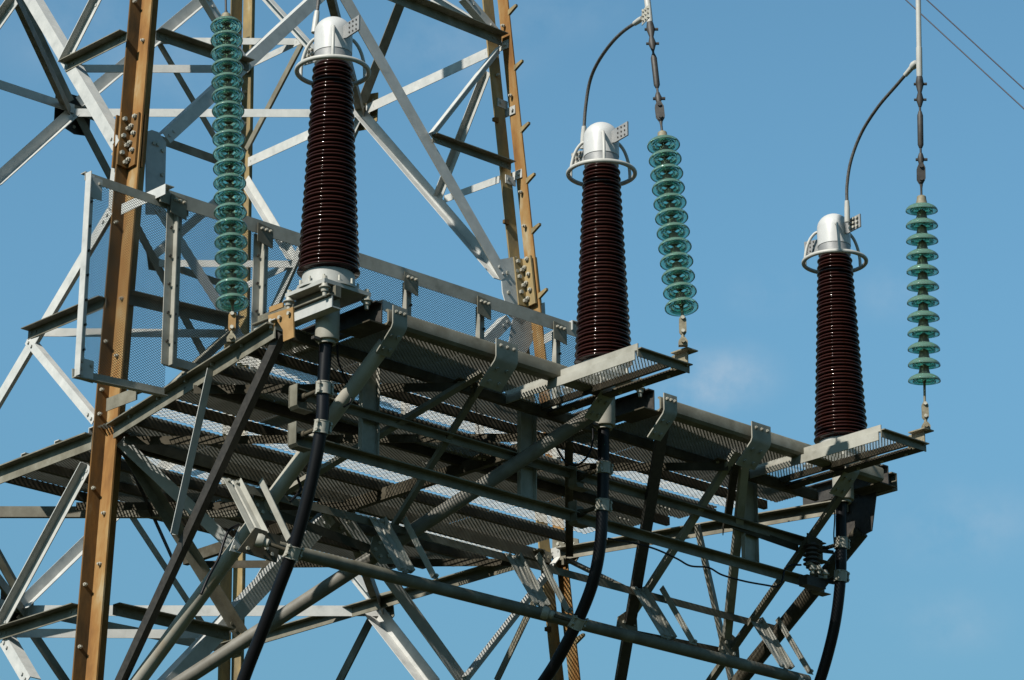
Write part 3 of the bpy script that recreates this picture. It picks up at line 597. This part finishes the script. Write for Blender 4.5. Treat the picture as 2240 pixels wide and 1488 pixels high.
for u_ in (-.27, .73, 1.62, 2.52, 3.47, 4.50):
    part('post', MB().prism([(-.085, 0), (.085, 0), (.085, -.008), (.006, -.008), (.006, -.06), (-.006, -.06), (-.006, -.008), (-.085, -.008)] if u_ < 1 else [(-.055, 0), (.055, 0), (.055, -.008), (-.047, -.008), (-.047, -.06), (-.055, -.06)], (u_, GV - .012, -.42), (u_, GV - .012, 1.09), (1, 0, 0), (0, 1, 0)), 'galvm', G)
    o_ = part('corner_plate', MB().slab([(u_ - .09, GV - .075, 1.0), (u_ + .09, GV - .075, .97), (u_ + .09, GV - .075, 1.16), (u_ - .09, GV - .075, 1.18)], (0, 1, 0), .008), 'galvd', G)
    for dx in (-.05, 0, .05): part('bolt', MB().hexb((u_ + dx, GV - .08, 1.13), (0, -1, 0), .014, .02, .012), 'bolt', o_)
ME_B = MB().hexb((0, 0, 0), (0, -1, 0), .012, .02).mesh('clip_bolt', 'iron'); recalc(ME_B)
for k in range(7): part('clip_bolt', ME_B, None, G, at=Vector((-1.19, GV - .015, -.5 + k * .23)) - Vector(G['org'][:]))
for u_ in (-.27, .73, 1.62, 2.52, 3.47, 4.5):
    for k in range(5):
        for e in (-.04, .04): part('clip_bolt', ME_B, None, G, at=Vector((u_ + e, GV - .02, -.2 + k * .27)) - Vector(G['org'][:]))
def scr2(u0, u1, za, zb, **k):
    me = strandmesh('screen_panel', u1 - u0, zb - za, .038, .0245, .0034, .0034, 0, 'screen', 'uz')
    part('mesh_panel', me, None, G, at=Vector((u0, GV + .004, za)) - Vector(G['org'][:]))
scr2(-1.2, -.29, -.72, 1.10)
xs = [-.25, .73, 1.62, 2.52, 3.47, 4.5]
for a, b_ in zip(xs, xs[1:] + [4.9]): scr2(a + .01, b_ - .01, -.38, 1.12)
part('tie_bar', MB().angle(P(266, 447, z=1.22), P(362, 402, z=1.22), (1, 0, 0), (0, 0, -1), .10, .008), 'galv', G)
part('tie_bar', MB().angle(P(1190, 732, z=1.26), P(1252, 700, z=1.26), (1, 0, 0), (0, 0, -1), .10, .008), 'galv', G)
part('tie_bar', MB().angle(P(233, 872, z=-.66), P(300, 846, z=-.66), (1, 0, 0), (0, 0, -1), .12, .008), 'galvd', G)
part('tie_bar', MB().angle(P(838, 655, z=.0), P(890, 678, z=.0), (0, 0, -1), (0, 1, 0), .10, .008), 'galv', G)

# ============================================================ CABLE TERMINATIONS
def termination(k, u0, label):
    t_ = thing('cable_termination', label, 'cable termination', (u0, .05, -.18), 'brown porcelain cable terminations on the platform')
    vc = .05; c0 = Vector((u0, vc, 0))
    s = .26
    part('base_plate', MB().slab([(u0 - s, vc - s, -.165), (u0 + s, vc - s, -.165), (u0 + s, vc + s, -.165), (u0 - s, vc + s, -.165)], (0, 0, 1), .035), 'flange', t_)
    for a, b_ in ((-1, -1), (1, -1), (1, 1), (-1, 1)):
        x, y = u0 + a * .235, vc + b_ * .235
        part('post_insulator', MB().lathe([(.0, -.30), (.018, -.30), (.02, -.262), (.03, -.26), (.034, -.235), (.05, -.226), (.05, -.218), (.032, -.212), (.026, -.183), (0, -.183)], (x, y, 0), seg=20).lathe([(0, -.147), (.02, -.147), (.02, -.118), (0, -.118)], (x, y, 0), seg=8), 'cream', t_)
    fl = part('base_flange', MB().lathe([(0, -.147), (.275, -.147), (.275, -.125), (.235, -.12), (.225, .01), (.20, .03), (0, .03)], c0, seg=56), 'flange', t_)
    for j in range(12):
        a = j * math.pi / 6 + .2; part('stud', MB().tube([(u0 + .255 * math.cos(a), vc + .255 * math.sin(a), -.125), (u0 + .255 * math.cos(a), vc + .255 * math.sin(a), -.07)], .011, 8), 'bolt', fl)
    # sheds
    N = 54; z0, zt = .02, 1.99; prof = [(.0, z0)]; pitch = (zt - z0) / N
    for i in range(N):
        f = (i + .5) / N; rb = .232 - .098 * f ** .9; zb_ = z0 + i * pitch
        ro = rb + (.042 if i % 2 == 0 else .031); zc = z0 + (i + .5) * pitch; ri = rb - .004
        if i == N - 1: ro = rb + .02
        ri = rb - .010; k_ = .27 * pitch; zr = zb_ + .60 * pitch
        prof += [(ri, zb_), (ri + .012, zb_ + .28 * pitch)] + [(ro - k_ + k_ * math.cos(R(a)), zr + k_ * math.sin(R(a))) for a in (-80, -50, -20, 10, 40, 75)] + [(ri + .010, zb_ + .93 * pitch)]
    prof += [(.13, zt), (0, zt)]
    part('porcelain_body', MB().lathe(prof, c0, seg=72), 'porc', t_)
    # cap
    part('cap_band', MB().lathe([(0, 1.985), (.150, 1.985), (.163, 2.0), (.163, 2.095), (0, 2.095)], c0, seg=48), 'band', t_)
    pr = [(0.0, 2.0951), (.168, 2.0951), (.168, 2.29)] + [(.168 * math.cos(R(a)), 2.29 + .155 * math.sin(R(a))) for a in range(10, 90, 8)] + [(0, 2.445)]
    part('dome', MB().lathe(pr, c0, seg=56), 'dome', t_)
    rg = part('corona_ring', MB().torus((u0, vc, 1.93), .315, .021), 'ring', t_)
    for aa in (-90 - 43.4 + 3, 30 - 43.4, 150 - 43.4 + 6, 90 - 43.4 + 3):
        if aa == 90 - 43.4 + 3: continue
        d = Vector((math.cos(R(aa)), math.sin(R(aa)), 0))
        # arm from the dome side down to the ring
        path = [c0 + d * .16 + Z * 2.285, c0 + d * .205 + Z * 2.27, c0 + d * .255 + Z * 2.215, c0 + d * .292 + Z * 2.13, c0 + d * .312 + Z * 2.03, c0 + d * .315 + Z * 1.93]
        part('ring_arm', MB().tube(catmull(path, 5), .0155, 12), 'ring', t_)
    # flag terminals: right (outward) and left (inward)
    for sg in (-1, 1):
        y0, y1 = vc + sg * .15, vc + sg * .375
        zc = 2.25 if sg < 0 else 2.16
        pd = part('flag_terminal', MB().slab([(u0 - .02, y0, zc - .06), (u0 - .02, y0 + sg * .06, zc - .072), (u0 - .02, y1, zc - .05), (u0 - .02, y1, zc + .09), (u0 - .02, y0 + sg * .06, zc + .068), (u0 - .02, y0, zc + .05)], (1, 0, 0), .016), 'band', t_)
        bl_ = (k == 2) == (sg < 0)
        for a in range(3):
            for b_ in range(3):
                c = Vector((u0 - .0315, vc + sg * (.25 + .045 * a), zc + .01 + .045 * (b_ - 1)))
                mb = MB()
                if bl_: mb.hexb(c, (-1, 0, 0), .014, .02)
                else: mb.tube([c, c + Vector((-.002, 0, 0))], .009, 8)
                part('bolt' if bl_ else 'bolt_hole', mb, 'bolt' if bl_ else 'iron', pd)
    part('gland_pipe', MB().lathe([(.06, -.58), (.100, -.58), (.104, -.57), (.104, -.183), (.06, -.183)], c0, seg=40).lathe([(.052, -.61), (.075, -.61), (.075, -.58), (.052, -.58)], c0, seg=30), 'cream', t_)
    part('gland_lug', MB().box((u0 - .16, vc - .02, -.60), (u0 - .09, vc + .02, -.575)), 'iron', t_)
    return t_
termination(0, TC[0], 'nearest and tallest looking brown ribbed porcelain termination, silver dome in front of the tower bracing')
termination(1, TC[1], 'brown ribbed porcelain termination in the middle of the platform, bolted jumper on its left pad')
termination(2, TC[2], 'farthest brown ribbed porcelain termination against open sky, jumper bolted to its right pad')

# ============================================================ BLACK POWER CABLES, CLEATS
CAB = [(TC[0], [(712, 745), (710, 800), (707, 848), (704, 924), (690, 1010), (670, 1100), (642, 1200), (612, 1280), (580, 1365), (535, 1480), (480, 1640)]),
       (TC[1], [(1320, 935), (1320, 980), (1320, 1030), (1318, 1100), (1313, 1190), (1298, 1270), (1270, 1345), (1230, 1425), (1190, 1490), (1110, 1600)]),
       (TC[2], [(1838, 1090), (1840, 1140), (1840, 1188), (1839, 1257), (1832, 1330), (1819, 1400), (1794, 1488), (1755, 1590)])]
CL = ['black power cable sweeping down from the nearest termination', 'black power cable curving down from the middle termination', 'black power cable dropping from the farthest termination at the right end']
paths = []
for k, (u0, pts) in enumerate(CAB):
    l = [Vector((u0, .05, -.55))]
    for x, y in pts[1:]:
        p = P(x, y, u=u0); l.append(p)
    # keep the plunge below the gland vertical and smooth
    l[0] = Vector((u0, l[1].y * .6 + .02, -.56)); pa = catmull(l, 8)
    end = pa[-1]; pa += [end + Vector((0, .5, -1.6)), end + Vector((0, .7, -4.5)), Vector((end.x, end.y + .7, -11.6))]
    paths.append(pa)
    single('power_cable', MB().tube(pa, .055, 20), 'cable', CL[k], 'cable', pa[0], 'black power cables under the terminations')
def near(pa, z):
    for a, b_ in zip(pa, pa[1:]):
        if (a.z - z) * (b_.z - z) <= 0: t_ = (z - a.z) / (b_.z - a.z + 1e-9); return a + (b_ - a) * t_, (b_ - a).normalized()
def cleat(k, z, low, lab):
    c, d = near(paths[k], z)
    t_ = thing('cable_cleat', lab, 'cable clamp', c, 'metal cleats holding the black cables')
    part('band', MB().lathe([(.056, -.055), (.068, -.055), (.068, -.047), (.064, -.045), (.064, .045), (.068, .047), (.068, .055), (.056, .055)], c, -d, 28), 'cream', t_)
    for s_ in (-1, 1):
        e = Vector((s_ * .07, -.02, 0)); part('ear', MB().prism([(-.006, -.02), (.012, -.02), (.012, .02), (-.006, .02)], c + e - (-d) * .05, c + e + (-d) * .05, (1, 0, 0), (0, 1, 0)).hexb(c + e + (-d) * .03, (0, -1, 0), .012, .03).hexb(c + e - (-d) * .03, (0, -1, 0), .012, .03), 'cream', t_)
    if not low:
        e = Vector((c.x + .02, .40, c.z)); part('standoff_rod', MB().tube([c + (e - c).normalized() * .05, e], .02, 12).tube([e + Vector((0, -.07, 0)), e], [.03, .04], 12), 'olive', t_)
        part('mounting_plate', MB().prism([(-.09, .10), (-.082, .10), (-.082, -.09), (-.06, -.11), (.09, -.11), (.09, -.118), (-.065, -.118), (-.09, -.093)], e + Vector((-.0, -.05, 0)), e + Vector((0, .06, 0)), (1, 0, 0), (0, 0, 1)).slab([e + Vector((-.09, .05, -.1)), e + Vector((.1, .05, -.1)), e + Vector((.1, .05, .09)), e + Vector((-.09, .05, .09))], (0, 1, 0), .01), 'galvd', t_)
    else:
        e = Vector((c.x - .23, .60, c.z + .085)); d2 = (c - e).normalized()
        part('standoff_rod', MB().tube([e, c - d2 * .05], .017, 12), 'olive', t_)
        part('standoff_insulator', MB().lathe([(0, -.03), (.055, -.03), (.062, 0), (.055, .03), (.035, .04), (.04, .07), (.025, .085), (0, .085)], e, d2, 24), 'cream', t_)
    return t_
words = ['the nearest termination', 'the middle termination', 'the farthest termination']
for k in range(3):
    cleat(k, (-1.02, -1.00, -1.03)[k] + .02, False, 'upper of two cream cleats on the black cable just below %s' % words[k])
    cleat(k, (-1.34, -1.33, -1.34)[k], False, 'second cream cleat down the black cable below %s' % words[k])
for k in range(2): cleat(k, -2.36, True, 'low tilted cleat with ribbed stand-off insulator on the cable of %s' % words[k])
c = Vector((6.72, .74, -2.26)); t_ = thing('cable_cleat', 'cream stand-off insulator at the far right end of the lower pipe', 'cable clamp', c, 'metal cleats holding the black cables')
part('standoff_insulator', MB().lathe([(0, -.06), (.055, -.05), (.062, 0), (.055, .03), (.035, .04), (.04, .07), (.025, .085), (0, .085)], c, (.5, -.6, -.5), 24), 'cream', t_)
part('standoff_rod', MB().tube([c, c + Vector((.12, -.2, -.14))], .017, 12), 'olive', t_)

# ============================================================ GLASS INSULATOR STRINGS
disc_prof = [(.034, .020), (.045, .022), (.07, .018), (.095, .008), (.118, -.006), (.134, -.022), (.1400, -.036), (.1385, -.044), (.133, -.045), (.130, -.040), (.125, -.029),
             (.110, -.017), (.103, -.016), (.101, -.022), (.0995, -.050), (.096, -.052), (.0925, -.050), (.091, -.020), (.086, -.010), (.074, -.008), (.0715, -.014), (.070, -.040), (.067, -.042), (.064, -.040), (.062, -.008), (.05, -.002), (.034, -.002), (.034, .020)]
mbd = MB().lathe(disc_prof, seg=56); ME_D = mbd.mesh('glass_disc', 'glass'); recalc(ME_D)
mbc = MB().lathe([(0, .096), (.030, .096), (.039, .088), (.042, .060), (.048, .038), (.052, .021), (.033, .0205), (.033, .0), (0, .0)], seg=28)
mbc.lathe([(0, -.003), (.030, -.003), (.028, -.012), (.012, -.016), (.012, -.070), (.0, -.070)], seg=20); ME_C = mbc.mesh('cap', 'cap'); recalc(ME_C)
def string(label, bottom, n, lean, rest, grp, botlen=.13, k0=1.0, sp=.146):
    """bottom: centre of the lowest disc (u, v, z); lean: world tilt (right, away) per metre of height"""
    ax = Vector((lean[0], lean[1], 1)).normalized()                      # world
    axl = Vector((ax.dot(U), ax.dot(V), ax.z))
    t_ = thing('insulator_string', label, 'insulator', bottom, grp); b0 = Vector(bottom)
    q = Vector((0, 0, 1)).rotation_difference(axl)
    for i in range(n):
        o = part('glass_disc', ME_D, None, t_, at=axl * (sp * i)); o.scale = (k0, k0, k0); o.rotation_mode = 'QUATERNION'; o.rotation_quaternion = q
        part('cap', ME_C, None, o, at=(0, 0, 0))
    def at(h): return b0 + axl * h
    # lower fittings
    part('ball_pin', MB().tube([at(-.02), at(-.06), at(-botlen)], [.022, .013, .012], 12), 'cap', t_)
    lower = at(-botlen - .0); s_ = Vector((-.69, -.73, 0)).normalized(); sx_ = (.73, -.69, 0); mb = MB()
    for e in (-.010, .010):
        mb.prism([(-.02, -.17), (.02, -.17), (.032, -.15), (.032, -.03), (.015, 0), (-.015, 0), (-.032, -.03), (-.032, -.15)], lower + s_ * e * 1.0, lower + s_ * (e + (.007 if e > 0 else -.007)), sx_, (0, 0, 1))
    part('link_plate', mb, 'ochre' if n == 20 else 'cap', t_)
    for h_ in (-.02, -.145):
        for e in (-1, 1): part('bolt', MB().hexb(lower + Vector((0, 0, h_)) + s_ * e * .018, s_ * e, .018, .02), 'bolt', t_)
    lo_ = lower + Vector((0, 0, -.13)); part('clevis', MB().tube([lo_, lo_ + Vector((0, 0, -.11))], .016, 10).prism([(-.04, -.15), (.04, -.15), (.04, -.11), (.018, -.075), (-.018, -.075), (-.04, -.11)], lo_ + s_ * -.03, lo_ + s_ * .03, sx_, (0, 0, 1)).hexb(lo_ + s_ * .03 + Vector((0, 0, -.115)), s_, .02, .025), 'cap', t_)
    # upper fittings
    h0_ = sp * (n - 1); h = .092 * k0; at_ = at; at = lambda q_: at_(h0_ + q_ * (1.07 if rest else 1.0))
    if rest:
        part('ball_pin', MB().tube([at(h), at(h + .07), at(h + .13)], [.011, .011, .020], 12), 'iron', t_)
        c = at(h + .21); mb = MB()
        for e in (-.016, .016): mb.prism([(-.018, -.10), (.018, -.10), (.040, -.06), (.040, .05), (.018, .10), (-.018, .10), (-.040, .05), (-.040, -.06)], c + s_ * e * .9, c + s_ * (e * .9 + (.012 if e > 0 else -.012)), sx_, axl)
        mb.hexb(c + axl * .06 + s_ * .024, s_, .018, .02); mb.hexb(c - axl * .07 + s_ * .024, s_, .018, .02)
        part('link_plate', mb, 'iron', t_)
        k = h + .30
        part('shackle', MB().tube([at(k - .02), at(k + .05), at(k + .10)], [.018, .034, .018], 12).tube([at(k + .04) + Vector((.045, -.045, 0)), at(k + .04) - Vector((.035, -.035, 0))], .015, 8), 'iron', t_)
        k += .12
        part('turnbuckle', MB().tube([at(k - .04), at(k + .03)], .011, 12).tube([at(k + .03), at(k + .06), at(k + .34), at(k + .38)], [.016, .029, .029, .016], 12).tube([at(k + .38), at(k + .44)], .011, 12), 'iron', t_)
        k += .44
        part('shackle', MB().tube([at(k - .02), at(k + .05), at(k + .12), at(k + .2), at(k + .27)], [.015, .038, .020, .042, .030], 12).tube([at(k + .05) + Vector((.045, -.045, 0)), at(k + .05) - Vector((.04, -.04, 0))], .013, 8).tube([at(k + .20) + Vector((.05, -.05, 0)), at(k + .2) - Vector((.04, -.04, 0))], .014, 8), 'iron', t_)
        return at(k + .27), axl
    else:
        part('ball_pin', MB().tube([at(h), at(h + .05), at(h + .5)], [.024, .010, .010], 12), 'iron', t_)
        return at(h + .5), axl
def tocam_lean(right, away): return (right, away)
b1 = P(508, 655, v=.95); b2 = P(1490, 664, v=-1.36); b3 = P(2022, 824, v=-1.38)
t1, a1 = string('longest green glass insulator string, hanging over the left end of the platform before the tower', b1, 20, (-.062, .165), False, 'green glass insulator strings', k0=1.05, sp=.1535)
t2, a2 = string('green glass insulator string between the middle and farthest terminations, discs seen from below', b2, 12, (-.072, .16), True, 'green glass insulator strings', k0=1.08, sp=.1545)
t3, a3 = string('green glass insulator string at the far right, discs nearly edge-on against the sky', b3, 12, (.016, -.10), True, 'green glass insulator strings', .25, k0=1.115, sp=.1535)

# conductors hanging from above: terminal tubes over strings 2 and 3
def dropper(label, c, ax, lean, r=.030):
    t_ = thing('down_conductor', label, 'conductor', c, 'conductor tubes coming down to the strings')
    part('terminal_tube', MB().tube([c + Vector((0, 0, -.02)), c + ax * .02, c + ax * .30], [.022, r, r], 18), 'ring', t_)
    part('conductor', MB().tube([c + ax * .30, c + ax * .6 + lean * .3, c + ax * 3 + lean * 3], r * .86, 14), 'ring', t_)
    return t_
dropper('white conductor tube at the top edge above the middle glass string', t2, a2, Vector((0, 0, 0)))
dropper('long pale grey conductor tube rising above the far right glass string', t3, a3, Vector((0, 0, 0)))

# jumpers from the termination pads
def jumper(label, pts, k, e0, e1):
    t_ = thing('jumper_lead', label, 'jumper', pts[0], 'curved jumper leads on the terminations')
    pa = catmull(pts, 10)
    part('lead', MB().tube(pa, .0165, 14), 'lead', t_)
    d0 = (pa[2] - pa[0]).normalized(); part('lug', MB().tube([pa[0] - d0 * .16, pa[0] - d0 * .02, pa[0] + d0 * .06], [.028, .028, .023], 14), 'ring', t_)
    if e1:
        d1 = (pa[-1] - pa[-3]).normalized(); q = pa[-1]
        lg = part('lug', MB().tube([q - d1 * .10, q, q + d1 * .08], [.024, .028, .024], 14), 'ring', t_)
        if e1 == 2:
            x = Vector((.5, -.5, .15)).normalized()
            pl = part('pad', MB().slab([q + d1 * .06 + Vector((0, 0, -.07)), q + d1 * .24 + Vector((0, 0, -.04)), q + d1 * .24 + Vector((0, 0, .10)), q + d1 * .06 + Vector((0, 0, .06))], (-.7, -.7, 0), .02), 'ring', t_)
            for a in range(3):
                for b_ in range(3): part('bolt', MB().hexb(q + d1 * (.09 + .055 * a) + Vector((-.009, -.009, -.03 + .045 * b_)), (-.7, -.7, 0), .014, .02), 'bolt', pl)
        else: part('pad', MB().lathe([(0, -.05), (.035, -.03), (.04, 0), (.03, .04), (0, .05)], q + d1 * .05, d1, 16), 'ring', t_)
    return t_
def ju(k, sg): return TC[k], .05 + sg * .28
v0 = ju(1, 1)[1]
pts = [P(1277, 290, v=v0), P(1281, 235, v=v0 - .05), P(1290, 180, v=v0 - .15), P(1306, 140, v=v0 - .35), P(1333, 100, v=v0 - .7), P(1362, 70, v=v0 - 1.0), P(1398, 45, v=v0 - 1.35)]
jumper('dark lead arching from the middle termination up to the white tube at the top', pts, 1, 1, 2)
v0 = ju(2, -1)[1]
pts = [P(1853, 452, v=v0), P(1853, 405, v=v0 - .03), P(1862, 350, v=v0 - .12), P(1885, 290, v=v0 - .3), P(1920, 235, v=v0 - .6), P(1960, 188, v=v0 - .9), P(1993, 150, v=v0 - 1.14)]
jumper('dark lead bending from the farthest termination to the conductor on the right', pts, 2, 1, 1)
v0 = ju(0, 1)[1]
pts = [P(692, 38, v=v0), P(695, 15, v=v0), P(699, -20, v=v0), P(706, -90, v=v0)]
jumper('short lead leaving the top of the photo behind the dome of the nearest termination', pts, 0, 1, 0)
# bolted lug tongues on the inward pads of the first and second termination
for k in (0, 1):
    pass

# ============================================================ small wires and surge limiter
def wire(label, pts, r, m='cable', grp=None, nm='earth_wire', cat='wire'):
    pa = catmull(pts, 8); return single(nm, MB().tube(pa, r, 10), m, label, cat, pa[0], grp)
wire('thin black wire slung under the lower clamp rail towards the surge limiter', [P(x, y, v=.36) for x, y in ((1330, 1178), (1375, 1186), (1430, 1200), (1480, 1222), (1510, 1238), (1550, 1242), (1580, 1258), (1630, 1272), (1680, 1281), (1700, 1285))], .009)
wire('small black wire looping up from the clamp rail to the surge limiter', [P(x, y, v=.30) for x, y in ((1690, 1284), (1706, 1280), (1713, 1262), (1716, 1248), (1730, 1237), (1752, 1236))], .010)
wire('thin black earth wire hooked beside the nearest black cable', [P(x, y, v=.2) for x, y in ((738, 755), (740, 790), (752, 820), (768, 856), (766, 880), (752, 890))], .009)
wire('thin black earth wire looping left of the middle black cable', [P(x, y, v=.25) for x, y in ((1297, 938), (1297, 960), (1292, 985), (1280, 1005), (1262, 1018), (1240, 1012), (1228, 998), (1218, 980))], .010)
wire('thin dark earth wire straight beside the farthest black cable', [P(x, y, v=.2) for x, y in ((1824, 1095), (1826, 1130), (1824, 1170), (1826, 1200))], .007)
wire('black wire sagging behind the nearest cable and the pale pipe strut', [P(x, y, v=.9) for x, y in ((648, 1000), (650, 1040), (658, 1068), (650, 1082), (635, 1098))], .012)
wire('black wire tied along the pale pipe strut at the lower left', [P(x, y, v=1.5) for x, y in ((522, 1148), (500, 1162), (488, 1190), (478, 1222), (455, 1265), (440, 1300))], .013)
for u_ in ((6.62, .32, -.98),):
    c = Vector(u_); c = P(1775, 1212, v=.28)
    t_ = thing('surge_limiter', 'small dark finned surge limiter box beside the farthest black cable', 'surge arrester', c)
    pr = [(0, -.14), (.06, -.14)]
    for i in range(5): pr += [(.055, -.12 + i * .045), (.085, -.105 + i * .045), (.085, -.098 + i * .045), (.055, -.09 + i * .045)]
    pr += [(.05, .11), (0, .11)]
    part('finned_body', MB().lathe(pr, c + Vector((0, 0, .0)), seg=28), 'iron', t_)
    part('top_bracket', MB().slab([c + Vector((-.09, -.03, .08)), c + Vector((.13, -.03, .06)), c + Vector((.13, -.03, .15)), c + Vector((-.09, -.03, .19))], (0, 1, 0), .01), 'olive', t_)
    part('base_bracket', MB().box(c + Vector((-.13, -.05, -.34)), c + Vector((.14, .06, -.24))), 'iron', t_)
    part('terminal_bar', MB().slab([c + Vector((-.12, -.06, -.12)), c + Vector((.16, -.06, -.18)), c + Vector((.16, -.06, -.205)), c + Vector((-.12, -.06, -.145))], (0, 1, 0), .05), 'cap', t_)
    for dx, dz in ((-.10, -.19), (.0, -.17), (.09, -.2)):
        part('post_insulator', MB().lathe([(.0, -.055), (.02, -.05), (.02, -.02), (.036, -.012), (.036, .006), (.02, .02), (.02, .035), (0, .04)], c + Vector((dx, -.09, dz)), seg=16), 'cream', t_)
    part('strap', MB().tube([c + Vector((.05, 0, .05)), c + Vector((.26, -.05, .06))], .02, 8).tube([c + Vector((.05, 0, -.25)), c + Vector((.26, -.05, -.25))], .02, 8), 'iron', t_)
# overhead wires crossing the sky far behind
for lab, a, b_ in (('upper of two thin overhead wires crossing the top right sky', (1960, -62), (2300, 250)), ('lower of two thin overhead wires crossing the top right sky', (1900, -75), (2320, 312))):
    pa = P(*a, dist=62); pb = P(*b_, dist=58); d = pb - pa
    single('overhead_wire', MB().tube([pa - d * 4, pa - d, pa, (pa + pb) / 2, pb, pb + d, pb + d * 3], .012, 8), 'wire', lab, 'wire', pa, 'overhead wires')
